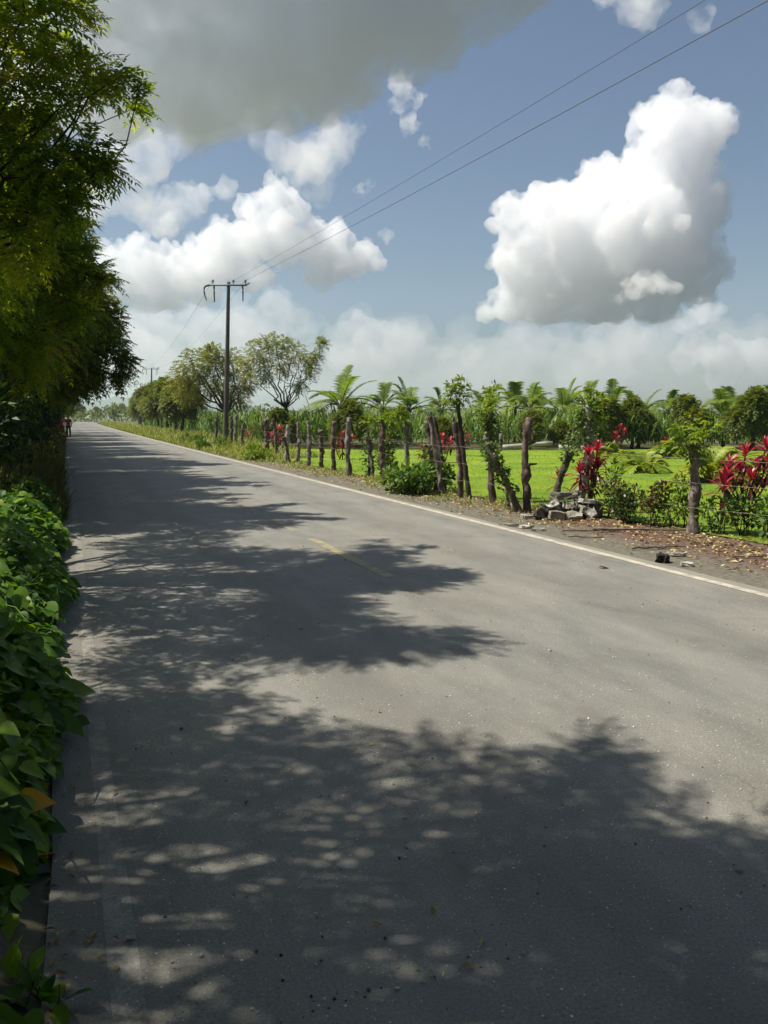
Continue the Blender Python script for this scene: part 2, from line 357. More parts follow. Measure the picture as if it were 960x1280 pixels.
SC.cycles.volume_step_rate = .25; SC.cycles.volume_max_steps = 400; SC.cycles.volume_bounces = 16; SC.cycles.max_bounces = 20; SC.cycles.transparent_max_bounces = 8
SC.cycles.diffuse_bounces = 4; SC.cycles.glossy_bounces = 3; SC.cycles.transmission_bounces = 4
SC.view_settings.view_transform = 'Standard'; SC.view_settings.look = 'None'
SC.view_settings.exposure = EXPOSURE = 0.64; SC.view_settings.gamma = 1

# ------------------------------------------------------------------ ground, road, verges
def road_dx(Y):
    """Sideways drift of the road: straight, then a slow bend to the right."""
    return .0001 * np.clip(np.asarray(Y, float) - 28, 0, None) ** 2 / (1 + .004 * np.clip(np.asarray(Y, float) - 28, 0, None))

def sheet(name, x0, x1, ys, z, mat, nx=1, kind='structure', jl=0, jr=0, zf=None, curve=True, parent=None):
    g = Geo(); ys = np.asarray(ys, float); k = len(ys); rg = np.random.default_rng(abs(hash(name)) % 1000 if False else len(name) * 17)
    u = np.linspace(0, 1, nx + 1)
    L = x0 + jl * np.convolve(rg.uniform(-1, 1, k + 4), np.ones(5) / 5, 'valid'); Rr = x1 + jr * np.convolve(rg.uniform(-1, 1, k + 4), np.ones(5) / 5, 'valid')
    X = L[:, None] * (1 - u) + Rr[:, None] * u + (road_dx(ys)[:, None] if curve else 0)
    Y = np.repeat(ys[:, None], nx + 1, 1)
    Z = np.full_like(X, z) if zf is None else zf(X - (road_dx(ys)[:, None] if curve else 0), Y) + z
    V = np.stack([X, Y, Z], -1).reshape(-1, 3)
    i, j = np.meshgrid(np.arange(k - 1), np.arange(nx), indexing='ij'); a = i * (nx + 1) + j
    g.add(V, np.stack([a, a + 1, a + nx + 2, a + nx + 1], -1).reshape(-1, 4))
    o = g.build(name, mat, parent, smooth=True)
    return tag(o, kind=kind) if parent is None else o

sheet('ground', -900, 1600, np.concatenate([np.linspace(-30, 60, 20), np.linspace(80, 4000, 30)]), -.02, M['soil'], 30, curve=False)
YR = np.concatenate([np.arange(-12, 40, .5), np.arange(40, 335, 4)])
sheet('road', -.13, 5.98, YR, .012, M['asphalt'], 6, jl=.05, jr=.06)
sheet('edge_line', 5.74, 5.855, YR, .016, M['paint_white'], 1, jl=.02, jr=.02)
sheet('edge_line', .05, .13, YR, .0135, M['paint_faint'], 1, jl=.012, jr=.012)
for y0, y1, mt in ((7.3, 10.05, 'paint_yellow'), (10.8, 14.6, 'paint_yellow_faint'), (22.5, 26.5, 'paint_yellow_faint'), (38, 42, 'paint_yellow_faint')):
    sheet('centre_line', 2.9, 3.03, np.linspace(y0, y1, 12), .016, M[mt], 1, jl=.012, jr=.012)
def dirt_z(X, Y):
    return .011 * np.clip(X - 6.1, 0, 1.2) + .012 * np.sin(X * 5 + Y * 2.3) * np.sin(Y * 3.1 - X * 2) * np.clip(X - 5.98, 0, 1)
sheet('dirt_shoulder', 5.93, 8.9, np.concatenate([np.arange(-6, 16, .35), np.arange(16, 60, 1.0)]), .001, M['dirt'], 12, jr=.25, zf=dirt_z)
def bank_z(X, Y):
    t = np.clip((-.12 - X) / .9, 0, 1); t = t * t * (3 - 2 * t)
    return .3 * t + .05 * np.sin(Y * 1.7 + X) * t
sheet('verge_bank', -12, -.11, np.concatenate([np.arange(-12, 30, .7), np.arange(30, 330, 6)]), .0, M['bank'], 26, zf=bank_z)
# lawn of the garden behind the fence
def flat_poly(name, pts, z, mat):
    me = bpy.data.meshes.new(name); me.from_pydata([(x, y, z) for x, y in pts], [], [tuple(range(len(pts)))]); me.materials.append(mat)
    return tag(link(bpy.data.objects.new(name, me)), kind='structure')
LAWN = [(8.15, 2.5), (30, -6), (36, 22), (29.8, 29.2), (26.6, 32.4), (19.4, 34.2), (14.8, 36.4), (9.4, 40.4), (7.75, 40), (7.6, 30), (7.5, 20), (7.6, 14), (7.95, 11), (8.05, 9)]
flat_poly('lawn', LAWN, .034, M['lawn'])

# wooded hill beyond the end of the road
g = Geo(); xs = np.linspace(-260, 420, 90); hy = np.linspace(0, 1, 14)
HX, HU = np.meshgrid(xs, hy, indexing='ij')
prof = 22 + 30 * np.exp(-((HX - 95) / 70) ** 2) + 12 * np.exp(-((HX - 20) / 40) ** 2) + 24 * np.exp(-((HX - 210) / 90) ** 2) + 3 * np.sin(HX * .09) + 2 * np.sin(HX * .23 + 1)
prof = prof * np.clip((HX + 260) / 120, 0, 1) * np.clip((420 - HX) / 120, 0, 1)
HZ = prof * np.sin(HU * PI) - 1; HY = 1300 + HU * 380; HX, HY, HZ = HX * 2.35, HY * 2.35, HZ * 1.5
V = np.stack([HX, HY, HZ], -1).reshape(-1, 3); i, j = np.meshgrid(np.arange(89), np.arange(13), indexing='ij'); a = i * 14 + j
g.add(V, np.stack([a, a + 14, a + 15, a + 1], -1).reshape(-1, 4))
tag(g.build('hills', M['hill'], smooth=True), kind='structure')

# ------------------------------------------------------------------ clouds: closed bodies of real vapour, lit by the sun
def vapour(name, dens, col=(1, 1, 1), aniso=.15, torn=0.0, lo=.4, hi=.56):
    m = bpy.data.materials.new(name); m.use_nodes = True; t = m.node_tree; t.nodes.clear()
    o = t.nodes.new('ShaderNodeOutputMaterial'); v = t.nodes.new('ShaderNodeVolumePrincipled')
    v.inputs['Color'].default_value = (*col, 1); v.inputs['Density'].default_value = dens; v.inputs['Anisotropy'].default_value = aniso
    if torn:                                                   # ragged, uneven vapour: density breaks up at the size `torn` (metres)
        tc = t.nodes.new('ShaderNodeTexCoord'); n = t.nodes.new('ShaderNodeTexNoise'); n.inputs['Scale'].default_value = 1 / torn; n.inputs['Detail'].default_value = 4; n.inputs['Roughness'].default_value = .62
        t.links.new(tc.outputs['Object'], n.inputs['Vector'])
        mr = t.nodes.new('ShaderNodeMapRange'); mr.inputs['From Min'].default_value = lo; mr.inputs['From Max'].default_value = hi; mr.inputs['To Min'].default_value = 0; mr.inputs['To Max'].default_value = dens
        t.links.new(n.outputs['Fac'], mr.inputs['Value']); t.links.new(mr.outputs[0], v.inputs['Density'])
    t.links.new(v.outputs[0], o.inputs['Volume']); return m
bmi = bmesh.new(); bmesh.ops.create_icosphere(bmi, subdivisions=1, radius=1)
IV = np.array([v.co[:] for v in bmi.verts]); IF = np.array([[v.index for v in f.verts] for f in bmi.faces]); bmi.free()
def cloud(label, blobs, R, dens, voxel, seed, k1=12, k2=7, depth=.8, flat=None, disp=4.0, r1r=(.22, .42), col=(1, 1, 1), aniso=.15, thick=1.0, torn=0.0, lo=.4, hi=.56):
    """blobs: (azimuth, elevation, angular radius) in degrees at distance R; billows are grown on them, then melted together."""
    rg = np.random.default_rng(seed); S = []
    for az, el, ar in blobs:
        az, el = math.radians(az), math.radians(el); r = math.radians(ar) * R
        Rk = R + rg.uniform(-1, 1) * depth * r
        c = np.array([math.sin(az) * math.cos(el), math.cos(az) * math.cos(el), math.sin(el)]) * Rk + (0, 0, 1.6)
        S.append((c, r * .92))
        for d in rdir(k1, rg):
            if d[2] < -.25: d = unit(d * (1, 1, -.6))
            r1 = r * rg.uniform(*r1r); c1 = c + d * (r * .9); S.append((c1, r1))
            for e in rdir(k2, rg):
                S.append((c1 + e * r1 * .9, r1 * rg.uniform(.25, .45)))
    C = np.array([c for c, _ in S]); rr = np.array([r for _, r in S])
    V = (IV[None] * rr[:, None, None] + C[:, None]).reshape(-1, 3)
    if thick != 1.0:
        mid = V[:, 2].mean(); V[:, 2] = np.where(V[:, 2] > mid, mid + (V[:, 2] - mid) * thick, V[:, 2])
    if flat is not None:                                       # a flat base at the condensation level
        zb = 1.6 + math.tan(math.radians(flat)) * R
        low = V[:, 2] < zb; V[low, 2] = zb - (zb - V[low, 2]) * .25
    g = Geo(); g.add(V, None, (IF[None] + (np.arange(len(S)) * len(IV))[:, None, None]).reshape(-1, 3))
    o = g.build('cloud', vapour('vapour', dens, col, aniso, torn, lo, hi))
    m = o.modifiers.new('melt', 'REMESH'); m.mode = 'VOXEL'; m.voxel_size = voxel; m.use_smooth_shade = True
    for sc_, st in ((voxel * 13, disp), (voxel * 5, disp * .6), (voxel * 2.2, disp * .35)):
        tx = bpy.data.textures.new('billow', 'CLOUDS'); tx.noise_scale = sc_; tx.noise_depth = 3
        d = o.modifiers.new('billow', 'DISPLACE'); d.texture = tx; d.strength = voxel * st; d.mid_level = .5; d.texture_coords = 'GLOBAL'
    m = o.modifiers.new('weld', 'REMESH'); m.mode = 'VOXEL'; m.voxel_size = voxel * .9
    return tag(o, label, 'cloud', kind='stuff')

POSTS = [('p01', (7.99, 8.58, 0), (-0.03, 0.01, 1.23), 0.094), ('p02', (8.51, 12.0, 0), (0.14, -0.05, 1.8), 0.129),
 ('p02b', (8.63, 12.99, 0), (0.44, -0.18, 1.6), 0.092), ('p03', (7.29, 11.69, 0), (-0.02, 0.01, 1.59), 0.089),
 ('p04', (7.16, 11.74, 0), (-0.58, 0.23, 1.25), 0.075), ('p04b', (7.18, 12.12, 0), (-0.07, 0.03, 0.46), 0.042),
 ('p05', (7.44, 13.15, 0), (-0.09, 0.04, 1.69), 0.09), ('p06', (7.31, 13.84, 0), (-0.25, 0.1, 1.97), 0.063),
 ('p07', (7.27, 14.19, 0), (-0.13, 0.05, 1.51), 0.088), ('p08', (7.31, 15.08, 0), (-0.26, 0.1, 1.63), 0.084),
 ('p08b', (7.6, 16.17, 0), (-0.13, 0.05, 1.49), 0.107), ('p08c', (7.51, 15.38, 0), (-0.22, 0.09, 1.63), 0.06),
 ('p09', (7.5, 17.39, 0), (-0.0, 0.0, 1.49), 0.085), ('p10', (7.5, 18.72, 0), (-0.07, 0.03, 1.44), 0.101),
 ('p11', (7.55, 19.76, 0), (-0.17, 0.07, 1.12), 0.064), ('p12', (7.64, 20.35, 0), (0.0, -0.0, 1.36), 0.076),
 ('p13', (7.17, 20.54, 0), (-0.01, 0.01, 1.6), 0.098), ('p14', (7.36, 22.54, 0), (0.02, -0.01, 1.48), 0.095),
 ('p15', (7.32, 23.74, 0), (0.01, -0.0, 1.21), 0.099), ('p16', (7.3, 25.05, 0), (0.02, -0.01, 1.5), 0.091),
 ('p17', (7.47, 26.93, 0), (0.02, -0.01, 1.44), 0.083), ('p18', (7.34, 27.51, 0), (-0.17, 0.07, 0.93), 0.071),
 ('p19', (7.36, 28.04, 0), (0.07, -0.03, 1.34), 0.101), ('p20', (7.74, 30.95, 0), (-0.12, 0.05, 1.54), 0.095),
 ('p21', (7.6, 32.05, 0), (0.01, -0.0, 1.54), 0.13), ('p22', (7.9, 38.28, 0), (0.05, -0.02, 1.3), 0.096),
 ('p23', (7.9, 39.84, 0), (0.06, -0.03, 1.72), 0.108), ('p24', (7.9, 41.09, 0), (0.03, -0.01, 1.68), 0.111),
 ('p25', (8.0, 45.63, 0), (-0.0, 0.0, 1.6), 0.122)]
POLE = ((7.89, 42.6, 0), (8.27, 42.45, 8.55))
TREE_A = [(-0.18, 8.6, 5.31, 0.52), (0.21, 8.6, 5.52, 0.26), (0.36, 8.6, 4.86, 0.23), (0.65, 8.6, 4.9, 0.17), (0.81, 8.6, 4.74, 0.1), (-0.02, 8.6, 4.41, 0.42),
 (0.38, 8.6, 4.13, 0.2), (0.55, 8.6, 4.07, 0.11), (-0.04, 8.6, 3.86, 0.38), (-0.28, 8.6, 4.73, 0.45), (0.13, 8.6, 3.65, 0.19),
 (-0.28, 8.6, 3.36, 0.38), (-0.45, 8.6, 4.0, 0.45)]
TREE_B = [(-0.01, 14, 4.13, 0.57), (0.48, 14, 3.92, 0.31), (-0.61, 14, 3.48, 0.75), (0.18, 14, 4.39, 0.38), (0.26, 14, 3.41, 0.38), (-0.42, 14, 2.75, 0.63),
 (0.67, 14, 3.78, 0.15)]
TREE_C = [(0.76, 29, 4.83, 0.91), (1.6, 29, 5.0, 0.49), (1.49, 29, 4.2, 0.65), (1.99, 29, 3.55, 0.38), (0.34, 29, 3.77, 1.01), (1.11, 29, 5.5, 0.53),
 (-0.41, 29, 3.49, 1.11), (0.94, 29, 3.12, 0.59), (1.78, 29, 3.01, 0.22), (0.3, 29, 2.77, 0.37)]
TREE_D = [(10.29, 46, 5.33, 0.92), (11.56, 46, 5.73, 0.92), (12.99, 46, 5.41, 0.8), (14.12, 46, 5.91, 0.42), (10.83, 46, 4.35, 0.92), (12.16, 46, 4.7, 0.84),
 (13.46, 46, 4.4, 0.56), (12.97, 46, 3.56, 0.47), (9.91, 46, 4.64, 0.64), (13.76, 46, 5.2, 0.47), (13.47, 46, 4.96, 0.52), (14.46, 46, 6.2, 0.28),
 (10.86, 46, 5.89, 0.55), (12.27, 46, 5.84, 0.56)]
TREE_D_BASE = (13.2, 48.38, 0)
TREE_E = [(8.22, 56, 5.05, 1.19), (9.75, 56, 5.52, 1.1), (11.06, 56, 5.44, 1.0), (7.4, 56, 4.13, 0.97), (9.0, 56, 3.88, 1.09), (10.64, 56, 3.91, 1.0),
 (11.76, 56, 4.03, 0.78), (9.43, 56, 6.05, 0.55), (7.91, 56, 3.22, 0.76)]
TREE_E_BASE = (14.3, 68.95, 0)
CLOUD_BIG = [(41.97, 17.5, 2.29), (40.22, 17.68, 2.29), (43.33, 17.79, 1.26), (41.19, 15.63, 2.41), (38.77, 14.43, 2.86), (35.74, 13.43, 2.86),
 (33.14, 12.57, 2.64), (31.0, 12.65, 1.95), (30.43, 14.17, 0.8), (31.76, 14.51, 0.63), (40.83, 12.61, 3.15), (37.89, 10.84, 4.47),
 (33.73, 10.01, 3.9), (31.05, 10.1, 2.06), (41.44, 9.64, 2.58), (43.27, 10.01, 0.92), (30.55, 7.59, 1.49), (28.64, 7.09, 0.8), (32.73, 7.44, 2.06),
 (36.46, 7.07, 2.06), (40.05, 7.19, 2.06), (42.49, 8.09, 1.43), (43.35, 12.5, 1.03), (43.38, 9.76, 1.03)]
CLOUD_LEFT = [(14.26, 14.46, 1.38), (13.16, 13.43, 1.49), (15.33, 13.24, 1.49), (14.49, 11.96, 2.29), (11.77, 11.37, 2.06), (17.78, 11.51, 1.95),
 (19.72, 10.75, 1.49), (20.83, 10.49, 0.74), (10.14, 10.29, 2.06), (7.47, 9.42, 2.18), (4.9, 9.81, 1.83), (3.37, 9.47, 1.83), (5.86, 8.07, 1.83),
 (17.22, 9.94, 1.6), (9.04, 8.96, 1.83), (2.81, 7.94, 1.6), (12.27, 9.58, 1.6)]
CLOUD_GREY = [(5.94, 24.24, 5.73), (9.98, 23.79, 6.59), (15.23, 24.52, 6.02), (20.05, 25.06, 4.87), (24.35, 25.46, 3.55), (28.07, 26.15, 3.32),
 (30.16, 26.84, 2.86), (4.32, 20.74, 4.13), (9.36, 20.31, 4.13), (13.57, 21.0, 3.78), (17.33, 21.14, 2.75), (20.04, 22.51, 2.86), (0.97, 21.2, 5.16),
 (13.22, 28.76, 7.45), (6.12, 28.5, 7.45), (21.67, 29.02, 6.3), (27.49, 29.27, 4.58)]
CLOUD_SOFT_1 = [(17.29, 17.45, 2.29), (15.65, 16.45, 1.72), (18.93, 18.42, 1.6), (14.58, 17.37, 1.72), (16.72, 15.51, 1.72)]
CLOUD_SOFT_2 = [(5.66, 16.86, 2.29), (3.1, 15.26, 2.29), (7.73, 17.94, 1.72), (2.04, 13.29, 2.06), (4.54, 13.96, 1.95)]
CLOUD_SOFT_3 = [(7.6, 13.67, 1.49), (6.53, 12.63, 1.38), (8.92, 14.23, 1.26), (10.78, 14.81, 1.03), (5.52, 13.06, 1.15)]
CLOUD_PUFF_1 = [(23.02, 21.19, 0.86), (23.95, 20.5, 0.74), (22.75, 20.06, 0.57), (23.3, 18.9, 0.69), (24.29, 18.05, 0.52), (24.73, 17.66, 0.29)]
CLOUD_PUFF_2 = [(20.29, 15.07, 0.57), (20.67, 15.46, 0.46), (21.67, 12.25, 0.46)]
CLOUD_PUFF_3 = [(37.35, 25.05, 1.49), (38.85, 24.48, 1.15), (36.34, 25.47, 1.15), (42.25, 23.45, 0.69)]
CLOUD_LOW_1 = [(31.7, 5.05, 1.95), (33.88, 4.48, 2.06), (37.05, 4.95, 2.29), (39.66, 4.09, 1.95), (34.99, 2.84, 1.95), (30.63, 3.43, 1.72), (37.64, 2.81, 1.72)]
CLOUD_LOW_2 = [(41.7, 3.53, 0.92), (42.65, 4.28, 1.15), (43.88, 3.99, 1.26), (45.09, 3.7, 1.15), (43.05, 6.3, 1.26), (42.09, 6.09, 0.86), (46.48, 4.16, 1.15),
 (44.2, 2.44, 1.38), (46.57, 2.39, 1.38)]
CLOUD_LOW_3 = [(19.98, 5.95, 1.6), (21.67, 5.68, 1.49), (23.35, 5.13, 1.38), (18.3, 5.67, 1.38), (21.1, 4.3, 1.72), (18.85, 4.02, 1.49), (25.33, 4.3, 1.15),
 (27.85, 4.0, 0.92), (23.92, 3.75, 1.38)]
CLOUD_LOW_4 = [(5.26, 5.45, 2.29), (8.41, 5.53, 2.18), (11.66, 6.13, 2.18), (14.41, 6.71, 1.72), (7.3, 3.9, 1.95), (3.19, 4.87, 2.29), (16.07, 6.19, 1.49),
 (4.13, 2.78, 1.72)]
CLOUD_BIT = [(38.58, 8.43, 0.97), (39.74, 8.73, 0.86), (40.8, 8.43, 0.69), (37.73, 7.95, 0.52)]
CLOUD_HORIZON = [(-0.87, 2.28, 2.64), (1.7, 2.64, 2.98), (4.38, 3.85, 3.32), (7.03, 1.96, 2.64), (9.85, 3.18, 2.98), (12.7, 3.54, 3.32), (15.57, 2.46, 2.64),
 (18.5, 2.8, 2.98), (21.44, 4.03, 3.32), (24.38, 2.02, 2.64), (27.3, 3.24, 2.98), (30.19, 3.55, 3.32), (33.06, 2.42, 2.64), (35.85, 2.72, 2.98),
 (38.54, 3.86, 3.32), (41.26, 1.91, 2.64), (43.78, 3.01, 2.98), (46.24, 3.26, 3.32), (48.68, 2.2, 2.64)]


cloud('tall white cumulus cloud with a bright knob on top over the garden', CLOUD_BIG, 3000, .021, 5, 31, flat=6.5, k1=18, k2=12, r1r=(.14, .42), disp=8, torn=70, lo=.3, hi=.55, depth=.4, col=(.972, .974, .985))
cloud('small bright puff of cloud in front of the tall cumulus', CLOUD_BIT, 2500, .02, 4, 21, disp=9, k1=14, k2=8, torn=40, lo=.38, hi=.6)
cloud('long white cumulus cloud peaked behind the utility pole', CLOUD_LEFT, 4000, .014, 6.5, 2, flat=7.0, k1=18, k2=11, r1r=(.14, .42), disp=8, torn=110, lo=.3, hi=.55, depth=.5, col=(.976, .978, .985))
cloud('broad dark grey rain cloud across the top of the sky', CLOUD_GREY, 1500, .019, 8, 3, k1=14, k2=8, r1r=(.18, .5), disp=9, thick=2.6, col=(.94, .955, .98), torn=90, lo=.36, hi=.54)
cloud('soft pale cloud hanging under the grey cloud', CLOUD_SOFT_1, 2600, .009, 9, 4, k1=12, k2=6, disp=9, torn=110, lo=.38, hi=.68)
cloud('soft grey cloud beside the tree crown', CLOUD_SOFT_2, 2600, .009, 9, 5, k1=12, k2=6, disp=9, torn=110, lo=.36, hi=.68)
cloud('thin bright cloud between the tree and the peaked cumulus', CLOUD_SOFT_3, 3000, .011, 8, 6, k1=12, k2=6, disp=9, torn=100, lo=.38, hi=.66)
cloud('ragged little cloud scraps below the grey cloud edge', CLOUD_PUFF_1, 2600, .02, 5, 7, disp=11, torn=45, lo=.42, hi=.66)
cloud('tiny wisps beside the power lines', CLOUD_PUFF_2, 3000, .014, 6, 8, disp=10, torn=50, lo=.42, hi=.66)
cloud('torn white cloud at the top edge of the sky', CLOUD_PUFF_3, 2600, .012, 7, 9, disp=11, torn=70, lo=.4, hi=.68)
cloud('hazy low cloud under the tall cumulus', CLOUD_LOW_1, 5200, .003, 16, 10, k1=12, k2=6, disp=9, torn=260, lo=.34, hi=.68)
cloud('low cumulus heap near the right horizon', CLOUD_LOW_2, 5200, .008, 13, 11, k1=12, k2=6, disp=9, torn=160, lo=.34, hi=.64)
cloud('pale low cloud above the umbrella shaped tree', CLOUD_LOW_3, 5200, .005, 15, 12, k1=12, k2=6, disp=9, torn=220, lo=.34, hi=.66)
cloud('wide low cloud bank behind the utility pole', CLOUD_LOW_4, 5400, .0034, 17, 13, k1=12, k2=6, disp=9, torn=260, lo=.34, hi=.66)
cloud('long pale veil of cloud lying on the horizon', CLOUD_HORIZON, 9000, .001, 45, 14, k1=8, k2=4, disp=6, torn=700, lo=.22, hi=.7)

# ------------------------------------------------------------------ the air itself
hz = Geo(); boxg(hz, (350, 2000, 69.0), (2700, 4200, 142))
tag(hz.build('haze', vapour('haze air',   .00024, (.82, .97, 1.0), .3)), kind='stuff')

# ------------------------------------------------------------------ plants: generators
def pinnate(g, rng, B, Dr, Lr, K, ll, lw, R, sag=.35, drop=.55):
    """Feathered leaves: B bases, Dr directions, Lr rachis length; K pairs of drooping leaflets each."""
    n = len(B); Dr = unit(Dr)
    up = np.array([0, 0, 1.0]); S = unit(np.cross(Dr, up) + 1e-4); N = np.cross(S, Dr)
    s = (np.arange(K) + 1.0) / K
    Lr = np.broadcast_to(Lr, (n,))
    pos = B[:, None] + Dr[:, None] * Lr[:, None, None] * s[None, :, None] - up * (Lr[:, None, None] * sag * (s ** 2)[None, :, None])
    tang = unit(Dr[:, None] - up * (2 * sag * s)[None, :, None])
    for sg in (-1, 1):
        D = tang * .55 + S[:, None] * sg * .8 - up * rng.uniform(drop * .08, drop, size=(n, K, 1)) + rng.normal(size=(n, K, 3)) * .12
        sc = (1 - .45 * np.abs(s - .45)) * rng.uniform(.8, 1.15, size=(n, K))
        U = np.broadcast_to(N[:, None], (n, K, 3)) + rng.normal(size=(n, K, 3)) * .25
        RR = np.clip(R[:, None] + rng.normal(size=(n, K)) * .08, 0, 1)
        rhomb(g, pos.reshape(-1, 3), D.reshape(-1, 3), U.reshape(-1, 3), (ll * sc).ravel(), (lw * sc).ravel(), RR.ravel())
    rhomb(g, pos[:, -1], tang[:, -1], N, ll * 1.1, lw, R)

def in_lobes(rng, lobes, n, shell=2.0):
    """n points in the lobes (x,y,z,r), thick towards their skins; also outward directions."""
    Lb = np.asarray(lobes, float); w = Lb[:, 3] ** 1.35; k = rng.choice(len(Lb), size=n, p=w / w.sum())
    d = rdir(n, rng); u = rng.uniform(size=n) ** (1 / (1 + shell))
    return Lb[k, :3] + d * (Lb[k, 3] * u)[:, None], d, k

def limbs(g, rng, base, lobes, r0, fork=.45, sides=6, lean=(0, 0), twigs=10, twig_r=.012):
    base = np.asarray(base, float); Lb = np.asarray(lobes, float)
    cz = Lb[:, 2].mean(); top = np.array([base[0] + lean[0], base[1] + lean[1], base[2] + (cz - base[2]) * fork])
    P = bez(base, (base + top) / 2 + rng.normal(size=3) * .1 * np.linalg.norm(top - base) * (1, 1, 0), top, 7)
    tube(g, P, np.linspace(r0, r0 * .72, 7) * (1 + .25 * np.exp(-np.arange(7) * 1.4)), 9, .1, rng)
    for x, y, z, r in Lb:
        e = np.array([x, y, z]); m = (top + e) / 2 + np.array([0, 0, -.12 * np.linalg.norm(e - top)]) + rng.normal(size=3) * .08 * np.linalg.norm(e - top)
        Q = bez(top, m, e, 8); Q[2:7] += rng.normal(size=(5, 3)) * .03 * np.linalg.norm(e - top); ra = max(r0 * .28, .012) * min(1.4, .18 + r)
        tube(g, Q, np.linspace(min(ra * 1.3, r0 * .6), ra * .3, 8), sides, .08, rng)
        for d in rdir(twigs, rng):
            st = Q[rng.integers(4, 8)]; d = unit(d + (0, 0, .25)); en = st + d * r * rng.uniform(.7, 1.0)
            tube(g, bez(st, (st + en) / 2 + (0, 0, .1 * r), en, 4), np.linspace(twig_r, twig_r * .4, 4), 4, 0, rng, cap=False)

def feather_tree(name, label, cat, base, lobes, n, ll, lw, Lr, K, leaf, bark, r0, seed, fork=.45, lean=(0, 0), group=None, shell=1.6, sag=.4, twigs=10, twig_r=.012, drop=.55, up=.1):
    rng = np.random.default_rng(seed); B0 = np.array(base, float)
    Lb = np.asarray(lobes, float).copy(); Lb[:, :3] -= B0
    t = thing(name, label, cat, tuple(base), 0, group)
    g = Geo(); limbs(g, rng, (0, 0, 0), Lb, r0, fork, 6, lean, twigs, twig_r); g.build('trunk', M[bark], t, smooth=True)
    P, d, k = in_lobes(rng, Lb, n, shell)
    out = unit(P - Lb[:, :3].mean(0)); D = unit(d * .8 + out * .5 + rng.normal(size=P.shape) * .45 + (0, 0, up))
    cl = rng.uniform(.15, .75, len(Lb))[k]; R = np.clip(cl * .5 + rng.uniform(0, .55, n), 0, 1)
    g = Geo(); pinnate(g, rng, P - D * Lr * .4, D, Lr * rng.uniform(.7, 1.15, n), K, ll, lw, R, sag, drop)
    g.build('crown', M[leaf], t)
    return t

def clump_leaves(g, rng, lobes, n, L, W, shell=1.5, up=.4, flatten=None, R=None, droop=.15, rich=False):
    P, d, k = in_lobes(rng, lobes, n, shell)
    D = unit(d + rng.normal(size=P.shape) * .5 + (0, 0, up)); U = unit(rng.normal(size=P.shape) * .5 + (0, 0, 1))
    RR = rng.uniform(0, 1, n) if R is None else R
    l = L * rng.uniform(.65, 1.2, n); w = W * rng.uniform(.7, 1.2, n)
    if rich: blades(g, P, D, U, l, w * .5, RR, (0, .25, .55, .8, 1), (.25, .9, 1, .6, .05), droop, .25)
    else: rhomb(g, P, D, U, l, w, RR, .15, droop)

def shrub(name, label, cat, base, lobes, n, L, W, leaf, stems=6, stem_r=.012, seed=0, group=None, up=.35, rich=False, bark='bark_dark', shell=1.5):
    rng = np.random.default_rng(seed); t = thing(name, label, cat, tuple(base), 0, group)
    Lb = np.asarray(lobes, float)
    g = Geo()
    for i in range(stems):
        e = Lb[i % len(Lb)]; en = e[:3] + rng.normal(size=3) * e[3] * .4; en[2] = max(en[2], .08)
        s = np.array([rng.normal() * .05, rng.normal() * .05, -.03])
        tube(g, bez(s, (s + en) / 2 + rng.normal(size=3) * .05, en, 5), np.linspace(stem_r, stem_r * .4, 5), 5, .05, rng)
    g.build('stem', M[bark], t, smooth=True)
    g = Geo(); clump_leaves(g, rng, Lb, n, L, W, shell, up, rich=rich); g.build('foliage', M[leaf], t)
    return t

FROND_T = (0, .12, .3, .5, .7, .88, 1)
def frond_set(g, gs, rng, n, L, spread=(20, 75), K=26, ll=.45, lw=.035, arch=.55, leaf_drop=.45, base=(0, 0, 0), stalk=.012, R0=.5, vee=.35):
    """A rosette of feather fronds: g leaflets, gs stalks."""
    for i in range(n):
        az = i * 2.39996 + rng.uniform(-.3, .3); inc = math.radians(rng.uniform(*spread)); Lf = L * rng.uniform(.8, 1.1)
        d = np.array([math.cos(az) * math.sin(inc), math.sin(az) * math.sin(inc), math.cos(inc)])
        s = np.linspace(0, 1, 9); A = arch * (.5 + math.sin(inc)) * rng.uniform(.7, 1.2)
        P = np.asarray(base) + d * (Lf * s)[:, None] - np.array([0, 0, 1.0]) * (Lf * A * s ** 2.2)[:, None]
        tube(gs, P, np.linspace(stalk, stalk * .25, 9), 4, 0, rng, cap=False)
        u = np.linspace(.18, 1, K); Q = np.stack([np.interp(u, s, P[:, c]) for c in range(3)], 1)
        Tn = unit(np.stack([np.interp(u, s, np.gradient(P[:, c])) for c in range(3)], 1))
        S = unit(np.cross(Tn, (0, 0, 1.0)) + 1e-5); N = np.cross(S, Tn)
        sc = np.sin(np.clip(u * .92 + .08, 0, 1) * PI) ** .6 * .9 + .12
        for sg in (-1, 1):
            D = unit(Tn * .75 + S * sg + N * vee + rng.normal(size=Q.shape) * .06)
            blades(g, Q, D, N, ll * sc * rng.uniform(.85, 1.1, K), lw, np.clip(R0 + rng.normal(size=K) * .12 + rng.normal() * .12, 0, 1),
                   (0, .4, 1), (.6, 1, .08), 0, 0, leaf_drop)

